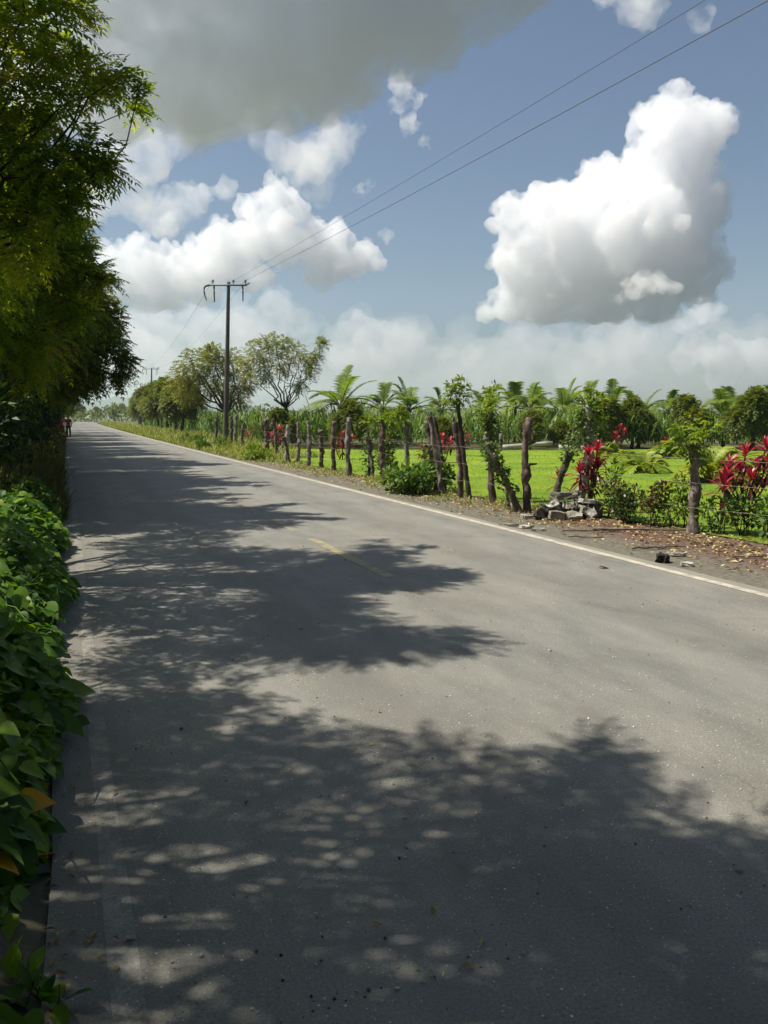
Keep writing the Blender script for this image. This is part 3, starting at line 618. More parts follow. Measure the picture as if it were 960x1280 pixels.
def palm(name, label, base, trunk_h, n, L, seed, mat='palm', r=.1, K=30, ll=.5, lw=.04, spread=(8, 80), arch=.45, ld=.35, lean=(0, 0), group=None, R0=.45):
    rng = np.random.default_rng(seed); t = thing(name, label, 'palm', tuple(base), 0, group)
    g = Geo(); P = bez((0, 0, -.05), (lean[0] * .2, lean[1] * .2, trunk_h * .6), (lean[0], lean[1], trunk_h), 9)
    if trunk_h > .3: tube(g, P, np.linspace(r * 1.15, r * .85, 9), 9, .12, rng)
    gs = Geo() if trunk_h > .3 else g
    gl = Geo(); frond_set(gl, g, rng, n, L, spread, K, ll, lw, arch, ld, P[-1] if trunk_h > .3 else (0, 0, 0), .03 * L / 2.5, R0)
    g.build('trunk' if trunk_h > .3 else 'stem', M['bark_dark'] if trunk_h > .3 else M['areca'], t, smooth=True)
    gl.build('fronds', M[mat], t)
    return t

LANCE_T, LANCE_W = (0, .15, .4, .65, .85, 1), (.25, .62, 1, .85, .45, .03)
def cordyline(name, label, base, heads, n, L, W, seed, group=None, spread=(8, 100)):
    """heads: (dx,dy,z) tops of the canes, each with a rosette of broad lance leaves; young inner leaves are the pinkest."""
    rng = np.random.default_rng(seed); t = thing(name, label, 'cordyline', tuple(base), 0, group)
    g = Geo(); gl = Geo()
    for hx, hy, hz in heads:
        top = np.array([hx, hy, hz]); st = np.array([hx * .25, hy * .25, -.03])
        P = bez(st, (st + top) / 2 + rng.normal(size=3) * .04, top, 6); tube(g, P, np.linspace(.018, .014, 6), 6, .08, rng)
        a = np.arange(n) * 2.39996 + rng.uniform(0, 6); f = np.linspace(0, 1, n)
        inc = np.radians(spread[0] + (spread[1] - spread[0]) * f + rng.normal(size=n) * 6)
        D = np.stack([np.cos(a) * np.sin(inc), np.sin(a) * np.sin(inc), np.cos(inc)], 1)
        B = top + np.stack([np.zeros(n), np.zeros(n), -.75 * f ** 1.3 * L], 1)
        R = np.clip(1.0 - f * .85 + rng.normal(size=n) * .1, 0, 1)
        blades(gl, B, D, np.array([0, 0, 1.0]) + rng.normal(size=(n, 3)) * .1, L * (.6 + .4 * np.sin(f * PI * .8 + .3)) * rng.uniform(.85, 1.1, n), W * .5, R, LANCE_T, LANCE_W, .18, .3, .1 + .2 * f)
    g.build('stem', M['bark_red'], t, smooth=True); gl.build('foliage', M['cordy'], t)
    return t

# ------------------------------------------------------------------ the row of trees on the left
def arms(start, tips, r0=.3, r1=.1, n=5, arch=.25):
    """Chains of ever smaller leafy clumps along boughs that reach from the crown to each tip."""
    out = []
    for tip in tips:
        for q in range(1, n + 1):
            f = q / n; out.append(tuple(start[c] + (tip[c] - start[c]) * f + (arch * math.sin(f * PI) if c == 2 else 0) for c in range(3)) + (r0 + (r1 - r0) * f,))
    return out
LEFT = 'trees along the left side of the road'
A_FILL = [(-1.6, 6.8, 5.4, .6), (-.95, 6.6, 5.6, .4), (-1.9, 7.0, 6.4, .6), (-1.3, 7.6, 4.8, .7), (-1.0, 10.2, 4.5, .8), (-1.7, 7.9, 6.0, .5), (-1.2, 10.2, 5.8, .6), (-1.1, 8.8, 6.5, .5), (-1.4, 8.8, 3.6, .8), (-.8, 10.2, 3.3, .6), (-.5, 9.3, 6.0, .5), (-1.2, 6.7, 3.6, .6), (-1.3, 7.5, 3.0, .6), (-1.0, 11.2, 3.6, .7), (-1.1, 12.0, 4.4, .6)]
A_FILL += arms((-1.2, 9.0, 5.4), [(.95, 10.2, 5.2), (-.5, 10.6, 6.8), (-1.9, 8.0, 6.4), (-1.35, 9.3, 6.6), (-.5, 11.4, 7.2), (-1.75, 6.6, 5.4)], .36, .1)
feather_tree('roadside_tree', 'nearest tall tree whose drooping feathery branch tips reach out at upper left', 'tree', (-2.1, 9.0, .3), [l for l in TREE_A] + A_FILL,
             5600, .09, .029, .28, 7, 'neem', 'bark_dark', .2, 11, .4, group=LEFT, twigs=7, sag=.22, drop=.3, up=.35)
B_FILL = arms((-.8, 14.5, 4.4), [(.6, 13.4, 5.4), (.5, 15.8, 5.6), (-.1, 14.4, 6.4), (.5, 14.8, 4.4)], .36, .11) + [(-1.1, 13, 3.0, .7), (-1.0, 16, 3.2, .7), (-1.2, 13.4, 4.6, .9), (-.9, 15.2, 4.3, .8), (-1.6, 14.6, 3.2, .9), (-.9, 13.4, 5.6, .7), (-1.0, 15.5, 5.4, .7), (-.9, 14.5, 2.4, .6), (-.2, 14.6, 5.2, .45)]
feather_tree('roadside_tree', 'second tree of the left row with a yellowish rounded crown below the nearest tree', 'tree', (-2.0, 14.2, .3), [l for l in TREE_B] + B_FILL,
             4600, .1, .034, .3, 7, 'neem', 'bark_dark', .18, 12, .4, group=LEFT, sag=.25, drop=.35, up=.3)
C_FILL = [(-1.2, 28, 4.2, 1.2), (-.6, 31, 4.4, 1.1), (-1.5, 30, 2.8, 1.2), (.3, 30.5, 5.2, .9), (.9, 31, 4.4, .8), (-.6, 27.5, 5.6, .8)]
feather_tree('roadside_tree', 'third tree of the left row, with a low limb arching over the far road', 'tree', (-2.2, 29.5, .3), [l for l in TREE_C] + C_FILL,
             4200, .17, .06, .46, 6, 'neem_far', 'bark_dark', .2, 13, .42, group=LEFT)
# trees of the same row between and beyond them, and one beside the camera whose crown shades the road
row = feather_tree('roadside_tree', 'dark leafy tree of the left row, partly hidden between its neighbours', 'tree', (-2.3, 21.5, .3),
             [(-2.0, 21, 5.2, 1.3), (-.9, 20.4, 4.6, 1.0), (-.6, 22.4, 4.9, 1.0), (-1.6, 22, 3.4, 1.2), (-1.0, 21, 6.2, .8), (-.6, 21.4, 3.2, .7), (-2.6, 20.5, 3.8, 1.2), (-.3, 21.8, 5.6, .6), (-1.0, 20, 2.6, .7), (-1.2, 23, 2.8, .8), (-1.1, 19.6, 3.6, .7)]
             + arms((-1.0, 21.5, 4.4), [(1.2, 20.7, 4.9), (.9, 22.6, 5.5), (1.1, 21.7, 4.0), (.6, 20.1, 6.1), (.6, 23.2, 4.6), (.3, 21.3, 7.0)], .42, .13),
             3100, .16, .05, .42, 6, 'neem_far', 'bark_dark', .2, 14, .42, group=LEFT)
for (x, y, rz, sc) in ((-2.7, 16.0, -0.29, 0.85), (-2.6, 23.6, -0.44, 0.95), (-2.6, 18.6, -0.11, 0.9), (-2.6, 25.5, -0.38, 0.95), (-2.3, 34, -0.48, 1.0), (-2.3, 42, -0.11, 1.0), (-2.2, 50.5, 0.46, 1.05), (-2.2, 60.5, 0.33, 1.05), (-2.1, 72, 0.29, 1.1), (-1.8, 85, -0.31, 1.1), (-2.4, 38, 0.04, 1.05), (-2.2, 46, -0.25, 0.95), (-2.6, 55, -0.36, 1.1), (-2.0, 66, -0.43, 1.0), (-2.0, 78, -0.31, 1.1), (-1.2, 92, 0.47, 1.05), (-2.1, 110, 0.36, 1.15), (-1.7, 135, 0.34, 1.2), (-1.3, 165, 0.33, 1.2), (-.9, 200, -0.34, 1.3), (-.3, 240, -0.21, 1.3)):
    dup(row, (x, y, .2), rz, 'dark leafy tree of the left row, partly hidden between its neighbours', sc)
N_LOBES = [(-1.9, 5.7, 4.2, .5), (-1.75, 6.3, 3.9, .45), (-2.2, 5.2, 4.5, .5), (-1.7, 5.2, 3.4, .4)] + arms((-1.9, 3.8, 5.6), [(-.2, 3.0, 5.7), (-.9, 4.6, 5.6), (-.1, 2.2, 6.2), (-.5, 2.6, 6.8)], .34, .1) + [(-2.9, 5.6, 5.4, .6), (-1.9, 4.0, 5.6, .95), (-2.2, 3.1, 5.9, 1.0), (-2.3, 4.7, 5.9, .7), (-1.0, 3.2, 5.9, .65), (-.7, 2.4, 5.6, .6), (-2.9, 4.4, 5.2, 1.0), (-2.4, 5.0, 5.1, .6), (-2.7, 2.2, 5.4, 1.0), (-1.5, 2.9, 6.8, .8), (-3.2, 3.2, 6.4, 1.0), (-1.0, 3.2, 5.1, .6), (-1.7, 2.2, 5.0, .7)]
feather_tree('roadside_tree', 'tree beside the viewpoint whose crown throws the wide dappled shade on the near road', 'tree', (-3.0, 4.0, .3), N_LOBES,
             2900, .095, .03, .32, 7, 'neem', 'bark_dark', .2, 15, .45, group=LEFT)

for x, y, rz, sc in ((-3.0, -1.0, .9, 1.4), (-3.2, -6.5, 2.6, 1.5), (-9.5, 1.5, 1.7, 1.3), (-9.5, 8.5, 3.9, 1.3), (-9.2, -4.5, 5.6, 1.4), (-2.6, -11, 4.1, 1.6), (8.6, -5.5, 2.0, 1.6), (9.2, -12, .8, 1.6)):  # extra trees out of view, added to block sky light from the near road
    dup(row, (x, y, .2), rz, 'unseen leafy tree added around and behind the viewpoint to deepen the shade', sc)

# undergrowth at the feet of the left row
SH = 'undergrowth shrubs below the left trees'
def shade_lobes(rng, w, h, n):
    return [(rng.uniform(-w, w), rng.uniform(-w, w), rng.uniform(.3, h), rng.uniform(.35, .6)) for _ in range(n)]
rg = np.random.default_rng(31)
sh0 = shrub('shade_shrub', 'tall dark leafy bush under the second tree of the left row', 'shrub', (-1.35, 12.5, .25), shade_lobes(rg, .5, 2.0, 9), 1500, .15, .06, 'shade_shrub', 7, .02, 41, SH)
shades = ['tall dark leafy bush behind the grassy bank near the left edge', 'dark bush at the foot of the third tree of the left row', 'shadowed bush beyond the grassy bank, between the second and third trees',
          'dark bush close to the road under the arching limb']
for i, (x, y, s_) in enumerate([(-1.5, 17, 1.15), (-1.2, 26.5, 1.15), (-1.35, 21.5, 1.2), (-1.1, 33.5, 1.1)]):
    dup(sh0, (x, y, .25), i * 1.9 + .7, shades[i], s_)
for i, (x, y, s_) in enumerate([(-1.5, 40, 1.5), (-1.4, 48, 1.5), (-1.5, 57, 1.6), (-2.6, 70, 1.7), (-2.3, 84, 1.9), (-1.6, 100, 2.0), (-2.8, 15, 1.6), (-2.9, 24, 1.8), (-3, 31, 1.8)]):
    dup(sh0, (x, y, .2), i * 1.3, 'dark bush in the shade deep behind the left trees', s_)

# climbing vines that cover the near bank: uncountable leaves
rng = np.random.default_rng(51)
n = 10500; Yv = 1.3 + 13.0 * rng.uniform(size=n) ** 1.25; Xo = rng.uniform(0, 1, n) ** 1.2
edge = -.1 + .05 * np.sin(Yv * 1.9) + .035 * np.sin(Yv * 4.3 + 1) - .13 * np.clip((4.2 - Yv) / 1.9, 0, 1)
Xv = edge - Xo * 1.25 + rng.normal(size=n) * .015
top = .08 + .52 * np.clip((edge - Xv) / .42, 0, 1) ** .7 + .08 * np.sin(Yv * 2.1 + Xv * 3)
Zv = top * (1 - .75 * rng.uniform(size=n) ** 2.2) + rng.normal(size=n) * .02
az = rng.uniform(0, 2 * PI, n)
D = np.stack([np.cos(az) + .35, np.sin(az) - .3, -.35 + rng.normal(size=n) * .25], 1)
U = unit(np.stack([rng.normal(size=n) * .35 + .35, rng.normal(size=n) * .35 - .25, np.ones(n)], 1))
g = Geo(); Lv = rng.uniform(.045, .12, n) * (1 + .45 * (rng.uniform(size=n) > .86)) * np.where(Yv < 3.2, 1.15, 1)
Rv = np.clip(rng.beta(2, 2.6, n) * .95, 0, .955); Rv[(rng.uniform(size=n) > .98) & (Yv < 3.6)] = 1.0
blades(g, np.stack([Xv, Yv, np.maximum(Zv, .03)], 1), D, U, Lv, Lv * .46, Rv, (-.14, -.04, .12, .35, .6, .82, 1), (.42, .8, 1, .92, .62, .3, .02), .16, .28, .05)
for i in range(90):                                             # runners between the leaves
    y = rng.uniform(3.2, 13); x = rng.uniform(-.9, -.15); a = rng.uniform(0, 6.28)
    P = [(min(-.1, x + .1 * k * math.cos(a)), y + .12 * k * math.sin(a), .12 + .3 * min(1, max(0, -x / .4)) + .06 * math.sin(k * 1.3 + i)) for k in range(5)]
    tube(g, P, .004, 4, 0, rng, R=.6, cap=False)
tag(g.build('vine_leaves', M['vine'], smooth=True), 'dense broad vine leaves covering the bank at the left road edge', 'vines', kind='stuff')

def grass(name, label, mat, P, h, w, seed, lean=.5, kind='stuff', cat='grass', segs=(0, .4, .75, 1)):
    rng = np.random.default_rng(seed); n = len(P); az = rng.uniform(0, 2 * PI, n)
    D = np.stack([np.cos(az) * lean * rng.uniform(.2, 1, n), np.sin(az) * lean * rng.uniform(.2, 1, n), np.ones(n)], 1)
    U = np.stack([-np.cos(az), -np.sin(az), np.full(n, .4)], 1)
    g = Geo(); blades(g, P, D, U, h * rng.uniform(.5, 1.2, n), w, rng.uniform(0, 1, n), segs, (1, .8, .5, .05)[:len(segs)], rng.uniform(.1, .5, n))
    return tag(g.build(name, M[mat]), label, cat, kind=kind)
rng = np.random.default_rng(52)
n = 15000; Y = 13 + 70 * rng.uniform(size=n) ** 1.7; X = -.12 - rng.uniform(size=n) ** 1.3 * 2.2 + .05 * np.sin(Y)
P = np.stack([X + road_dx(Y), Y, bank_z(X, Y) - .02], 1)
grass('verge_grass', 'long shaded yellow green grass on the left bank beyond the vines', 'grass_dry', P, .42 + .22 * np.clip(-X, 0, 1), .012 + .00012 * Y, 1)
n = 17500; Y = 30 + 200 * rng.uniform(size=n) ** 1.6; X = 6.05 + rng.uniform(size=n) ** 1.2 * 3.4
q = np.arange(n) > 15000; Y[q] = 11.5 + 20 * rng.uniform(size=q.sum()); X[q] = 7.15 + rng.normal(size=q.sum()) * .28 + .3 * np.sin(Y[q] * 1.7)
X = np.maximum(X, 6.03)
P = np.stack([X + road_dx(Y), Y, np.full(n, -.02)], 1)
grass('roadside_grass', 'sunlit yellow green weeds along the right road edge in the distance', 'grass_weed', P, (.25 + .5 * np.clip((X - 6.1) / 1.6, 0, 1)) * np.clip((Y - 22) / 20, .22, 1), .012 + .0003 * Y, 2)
# short turf blades on the lawn
n = 24000; k = rng.uniform(size=n) ** .8
X = rng.uniform(7.7, 30, n); Y = rng.uniform(3, 40, n)
ok = (Y < 41.5 - .62 * (X - 7.6) * (1 + .0 * X)) & (X > np.where(Y < 11, 8.15, 7.6)); X, Y = X[ok], Y[ok]
grass('lawn_grass', 'short bright green lawn grass behind the fence', 'lawn_blade', np.stack([X, Y, np.full(len(X), .03)], 1), .06, .008, 3, .8, segs=(0, .5, 1))

# ------------------------------------------------------------------ beyond the fence: cane, palms, trees
rng = np.random.default_rng(61)
def cane_field():
    g = Geo(); pts = []
    def fill(n, f):
        while n > 0:
            p = f()
            if p is not None: pts.append(p); n -= 1
    back = lambda x: 40.6 - .53 * (x - 9.0)                    # the back edge of the lawn
    def f1():
        x = rng.uniform(9.5, 44); y = back(x) + 1.2 + rng.uniform() ** 1.5 * 13
        return (x, y, rng.uniform(2.0, 2.75))
    def f2():
        y = rng.uniform(42, 110); x = 9.2 + road_dx(y) + rng.uniform() ** 1.4 * 9
        return (x, y, rng.uniform(2.2, 3.3))
    fill(1500, f1); fill(650, f2)
    A = np.array(pts); n = len(A); A[:, 2] *= .86 + .16 * np.sin(A[:, 0] * .9 + 1) * np.sin(A[:, 0] * .37 + A[:, 1] * .21) + rng.normal(size=n) * .06
    for lv in range(9):                                        # leaves up each stem
        f = .22 + .78 * lv / 8; az = rng.uniform(0, 2 * PI, n)
        inc = np.radians(rng.uniform(15, 45, n) * (1.15 - .55 * f))
        D = np.stack([np.cos(az) * np.sin(inc), np.sin(az) * np.sin(inc), np.cos(inc)], 1)
        B = np.stack([A[:, 0] + rng.normal(size=n) * .1, A[:, 1] + rng.normal(size=n) * .1, A[:, 2] * f * .62], 1)
        U = np.stack([-np.cos(az), -np.sin(az), np.full(n, .3)], 1)
        blades(g, B, D, U, rng.uniform(.8, 1.35, n), .034, np.clip(rng.uniform(0, .8, n) + .25 * (f - .5), 0, 1), (0, .3, .55, .8, 1), (.7, 1, .9, .6, .05), 0, 0, rng.uniform(.25, .7, n))
    return tag(g.build('sugarcane', M['cane']), 'thick stand of tall green cane behind the lawn and fence', 'sugarcane', kind='stuff')
cane_field()

PG = 'palms rising above the cane'
pm1 = palm('palm', 'big palm with broad upright fronds and a dark trunk, right of the umbrella shaped tree', (14.3, 42.6, 0), 2.2, 15, 3.2, 71, K=26, ll=.7, lw=.04, spread=(6, 75), group=PG, r=.16)
pm2 = palm('palm', 'palm behind the cane above the leaning ivy post', (24.0, 38.6, 0), 2.0, 12, 2.9, 72, K=24, ll=.65, lw=.04, spread=(5, 80), arch=.68, group=PG)
pm3 = palm('palm', 'shaggy palm at the back of the garden behind the pollarded post', (32.5, 33.0, 0), 1.5, 13, 2.7, 73, K=24, ll=.62, lw=.04, spread=(10, 85), arch=.6, group=PG)
for src, x, y, rz, s, lab in (
    (pm2, 17.8, 45.0, .8, 1.05, 'palm just right of the big upright palm, half sunk in the cane'),
    (pm1, 20.1, 46.3, 2.0, .92, 'second palm to the right of the big upright palm, with feathery plumes'),
    (pm2, 22.8, 47.3, 3.1, 1.0, 'palm top seen behind the tall thin post with a leafy crown'),
    (pm3, 24.6, 44.6, 1.0, 1.1, 'low bushy palm between the two leafy topped posts'),
    (pm2, 27.3, 45.6, 4.4, 1.1, 'palm with three separate plumes above the cane left of the bare stub post'),
    (pm3, 33.0, 51.9, .5, 1.25, 'far pale palm above the cane, behind the bare stub post'),
    (pm1, 26.7, 39.3, 5.0, .85, 'palm with two tall curved fronds left of the ivy clad post'),
    (pm2, 28.0, 38.8, .3, 1.05, 'palm with a dense crown directly right of the ivy clad post'),
    (pm1, 27.2, 35.6, 3.7, .8, 'dark trunked palm at the far edge of the lawn above the small areca palms'),
    (pm3, 28.6, 35.0, 2.2, 1.0, 'wide low palm at the far edge of the lawn left of the pollarded post'),
    (pm2, 32.3, 37.0, 5.3, .9, 'thin palm with one tall wispy frond left of the pollarded post'),
    (pm2, 38.6, 38.8, 1.7, 1.0, 'distant palm above the large yellowish areca palm'),
    (pm1, 33.6, 32.3, 4.1, .72, 'spreading palm near the right edge of the picture above the red cordyline'),
    (pm2, 36.2, 33.3, 2.9, .95, 'last palm at the right edge behind the red cordyline'),
    (pm2, 44.0, 40.5, 1.2, 1.0, 'distant palm just beyond the right end of the cane')):
    dup(src, (x, y, 0), rz, lab, s)

palm('palm', 'tall slim palm with a narrow tuft, left of the utility pole', (9.6, 88.0, 0), 4.4, 7, 2.1, 74, K=24, ll=.7, lw=.06, spread=(3, 38), arch=.3, group=PG, r=.12)
# umbrella-crowned tree and the dense tree beside the pole
feather_tree('umbrella_tree', 'airy umbrella shaped tree with bare forking limbs behind the fence', 'tree', TREE_D_BASE, [(x * 1.0, y + (i % 3 - 1) * .7, z, r) for i, (x, y, z, r) in enumerate(TREE_D) for r in (r * .86,)],
             1600, .11, .05, .38, 5, 'umbrella', 'bark_dark', .16, 81, .42, lean=(-.5, 0), shell=1.2, twigs=9, twig_r=.02)
feather_tree('leafy_tree', 'dense dark green tree behind the utility pole, left of the umbrella shaped tree', 'tree', (10.6, 56.5, 0), [(x, y + (i % 3 - 1) * .9, z, r * 1.05) for i, (x, y, z, r) in enumerate(TREE_E)] + [(11.6, 57.5, 3.0, .9)],
             2400, .15, .065, .44, 5, 'umbrella', 'bark_dark', .2, 82, .45, twigs=7, twig_r=.02)
# trees along the right side in the distance
RT = 'small trees along the right roadside in the distance'
far0 = feather_tree('roadside_tree', 'first bushy roadside tree left of the dense tree, with several dark trunks showing', 'tree', (8.9, 66, 0),
                    [(8.9, 66, 3.2, 1.1), (8.0, 65.6, 2.6, .9), (9.8, 66.4, 2.7, 1.0), (8.8, 66.2, 4.2, .7), (9.4, 65.5, 3.7, .7), (8.2, 66.3, 3.5, .6)], 2200, .2, .085, .5, 5, 'neem_far', 'bark_dark', .16, 83, .45, group=RT, twigs=6, twig_r=.025)
for x, y, rz, s, lab in ((9.1, 74, 1.0, 1.0, 'second bushy roadside tree left of the dense tree, on dark trunks'), (9.3, 83, 2.2, 1.1, 'third roadside tree, below the tall lone palm'),
                         (9.6, 94, 3.3, 1.1, 'fourth roadside tree left of the tall lone palm'), (10.2, 108, 4.0, 1.25, 'rounded roadside tree before the far small pole'),
                         (11.2, 126, 5.1, 1.3, 'pale roadside tree near where the road bends away'), (12.6, 150, .6, 1.3, 'small distant tree on the right where the road ends from sight')):
    dup(far0, (x + .2, y, 0), rz, lab, s)
for i, (x, y, s) in enumerate([(15, 178, 1.4), (17, 205, 1.5), (20, 240, 1.5), (26, 300, 2.0), (18, 322, 1.4), (12, 335, 1.3), (6, 330, 1.5), (0, 320, 1.6), (32, 330, 2.2), (22, 345, 1.6)]):
    dup(far0, (x, y, -.3), i * 1.3, 'tiny tree at the far end of the road', s)
# shrubby broadleaf trees at the far edge of the lawn
gt = feather_tree('garden_tree', 'dark rounded tree at the lawn edge, just right of the ivy clad post', 'tree', (25.3, 33.6, 0),
                  [(25.3, 33.6, 1.7, .8), (24.7, 33.2, 1.3, .6), (25.9, 33.8, 1.4, .7), (25.4, 33.4, 2.2, .5)], 1500, .14, .06, .35, 5, 'neem_far', 'bark_dark', .1, 84, .4, group='trees at the far edge of the lawn', twigs=5)
for x, y, rz, s, lab in ((27.0, 33.6, 2, 1.0, 'dark rounded tree behind the small areca palms on the lawn'), (29.5, 32.3, 4, 1.05, 'dark rounded tree behind the pollarded post'), (31.0, 29.5, 5.2, 1.15, 'dark rounded tree behind the large yellowish areca palm'),
                         (33.5, 27.5, .6, 1.2, 'dark rounded tree behind the big red cordyline'), (13.2, 38.2, 1.4, .95, 'dark grey green bush at the foot of the big upright palm'),
                         (17.6, 36.2, 3.3, .62, 'low round bush under the cane behind the jagged topped post'), (21.6, 34.6, .9, .75, 'low round bush under the cane behind the leafy dark post'),
                         (23.2, 34.2, 2.6, .55, 'smallest round bush under the cane, just left of the bare stubby post'), (10.6, 41.5, 5.0, .8, 'dark bush under the cane behind the bare posts')):
    dup(gt, (x, y, 0), rz, lab, s)
# far tree line: one mass on the horizon
rng = np.random.default_rng(91); g = Geo()
n = 16000; x = rng.uniform(-60, 420, n); y = 300 + 60 * rng.uniform(size=n) - .35 * np.clip(x, 0, 400)
hh = 3.2 + 1.6 * np.sin(x * .11) + 1.2 * np.sin(x * .37 + 1) + .8 * np.sin(x * .9)
D = rdir(n, rng) + (0, 0, .4); U = rdir(n, rng)
rhomb(g, np.stack([x, y, np.maximum(.2, hh * rng.uniform(size=n) ** .6)], 1), D, U, rng.uniform(.8, 1.6, n), .8, rng.uniform(0, .6, n))
tag(g.build('treeline', M['neem_far']), 'distant low line of trees along the horizon', 'treeline', kind='stuff')

# cordylines
CG = 'red leaved cordylines in the garden'
cordyline('cordyline', 'tall pink and red cordyline right beside the grey ivy topped post', (7.98, 10.95, .02), [(0, .05, .98), (.17, .0, .8), (-.1, .12, .7), (.13, .12, .58), (.22, .1, 1.06)], 26, .28, .055, 101, CG, spread=(6, 125))
cordyline('cordyline', 'biggest deep red cordyline clump at the right edge of the picture', (12.2, 11.8, .03), [(0, 0, .9), (.35, -.15, 1.0), (-.3, .1, .68), (.1, .2, .55), (.65, -.2, .86), (-.1, -.25, .45), (.45, .1, .62), (.9, -.3, 1.08), (-.45, 0, .48), (.25, -.3, .7)], 28, .36, .068, 102, CG, spread=(6, 125))
cordyline('cordyline', 'single dark red rosette with a pink heart just right of the pollarded post', (8.95, 9.05, .03), [(0, 0, .6)], 12, .38, .08, 103, CG)
cordyline('cordyline', 'small dark red rosette left of the leaning ivy stake', (9.0, 13.3, .03), [(0, 0, .42)], 13, .34, .07, 104, CG)
for i, (x, y, h, sc, lab) in enumerate(((9.76, 28.85, 1.0, 1.25, 'bright red cordyline behind the fence below the big upright palm'), (9.0, 35.6, 1.05, 1.35, 'crimson cordyline behind the fence posts under the umbrella shaped tree'),
                                  (9.5, 43.2, 1.2, 1.1, 'small red cordyline just right of the utility pole'), (11.2, 24.0, .9, 1.2, 'pale red cordyline behind the cluster of thin stakes'),
                                  (15.2, 29.5, 1.3, 1.0, 'red cordyline showing behind the ivy covered leafy post'), (24.1, 30.8, 1.4, 1.1, 'red cordyline far back on the lawn right of the ivy clad post'),
                                  (21.9, 25.2, 1.2, .8, 'small red cordyline rising behind the farthest little areca palm'), (12.2, 25.2, 1.0, 1.2, 'dull red cordyline left of the thin stakes'))):
    cordyline('cordyline', lab, (x, y, .03), [(0, 0, h * sc * .74), (.3 * sc, .1, h * .6 * sc), (-.25 * sc, 0, h * .52 * sc), (.05, .2, h * .38 * sc)], 20, .28 * sc, .062 * sc, 110 + i, CG, spread=(8, 120))

# areca palms and little plants on the lawn
AG = 'small areca palms on the lawn'
ar = palm('areca_palm', 'small arching areca palm in the open middle of the lawn', (15.44, 18.6, .03), .1, 20, 1.3, 121, 'areca', K=24, ll=.3, lw=.036, spread=(10, 70), arch=.75, ld=.3, group=AG, R0=.45)
dup(ar, (17.8, 22.8, .03), 2.0, 'areca palm farther back on the lawn to the left of the middle one', 1.25)
dup(ar, (21.6, 24.8, .03), 3.6, 'farthest and smallest looking areca palm, back on the lawn to the right', 1.15)
palm('areca_palm', 'large yellowish areca palm beside the big red cordyline', (14.7, 15.2, .03), .1, 30, 2.0, 122, 'areca', K=30, ll=.42, lw=.042, spread=(10, 82), arch=.75, ld=.35, group=AG, R0=.6)
shrub('small_plant', 'tiny leafy plant alone on the lawn near the pink cordyline', 'plant', (11.7, 15.1, .03), [(0, 0, .25, .16), (.14, .05, .3, .12), (-.1, 0, .2, .12)], 70, .16, .05, 'shrub_green', 4, .008, 123, up=.9)

# hedge of separate little shrubs along the fence line near the right edge
HG = 'low hedge shrubs along the garden edge'
rg = np.random.default_rng(131)
def hl(w, h, n): return [(rg.uniform(-w, w), rg.uniform(-w, w) * .6, rg.uniform(.15, h), rg.uniform(.1, .17)) for _ in range(n)]
hs = [shrub('hedge_shrub', 'dark hedge shrub with rusty red top next to the pink cordyline', 'shrub', (7.98, 10.35, .02), hl(.2, .58, 9), 460, .075, .04, 'shrub_rust', 6, .01, 132, HG),
      shrub('hedge_shrub', 'dense dark green hedge shrub left of the pollarded post, second from the pink cordyline', 'shrub', (7.95, 9.85, .02), hl(.24, .5, 10), 520, .075, .04, 'shrub_dark', 6, .01, 133, HG),
      shrub('hedge_shrub', 'rusty brown leaved hedge shrub closest on the left to the yellow green bush', 'shrub', (7.95, 9.35, .02), hl(.2, .6, 9), 440, .075, .04, 'shrub_rust', 6, .01, 134, HG),
      shrub('hedge_shrub', 'bright yellow green young bush behind the pollarded post', 'shrub', (8.15, 8.95, .02), [(0, 0, .3, .15), (.05, .1, .5, .14), (-.1, 0, .66, .12), (.08, 0, .75, .1)], 330, .09, .04, 'shoots', 5, .008, 135, HG),
      shrub('hedge_shrub', 'sparse twiggy hedge shrub just right of the pollarded post', 'shrub', (8.2, 8.35, .02), hl(.2, .55, 8), 230, .08, .045, 'shrub_green', 8, .01, 136, HG),
      shrub('hedge_shrub', 'dark rounded hedge shrub below the single dark red rosette', 'shrub', (8.4, 8.1, .02), hl(.2, .5, 9), 380, .08, .042, 'shrub_dark', 7, .01, 137, HG)]
for i, (src, x, y, rz, s, lab) in enumerate(((hs[4], 8.55, 7.75, 1.2, 1.05, 'open see-through hedge shrub midway between the rosette and the right edge'), (hs[4], 8.75, 7.4, 2.7, 1.1, 'thin stemmed hedge shrub with small leaves, second from the right edge'),
                                           (hs[5], 8.95, 7.05, .8, 1.05, 'dark hedge shrub at the very right edge of the picture'), (hs[4], 7.98, 10.1, 3.9, .8, 'light green wispy shrub in the gap between the two leftmost hedge shrubs'),
                                           (hs[4], 8.05, 9.1, 5.2, .85, 'light green hedge shrub at the left foot of the pollarded post'))):
    dup(src, (x, y, .02), rz, lab, s)
shrub('tall_shrub', 'tall twiggy shrub with sparse reddish leaves in front of the biggest red cordyline', 'shrub', (9.75, 7.95, .02), [(0, 0, .5, .2), (-.15, .05, .8, .2), (.1, .1, .95, .2), (-.2, 0, .62, .16)], 150, .09, .045, 'shrub_rust', 9, .012, 140, up=.3)

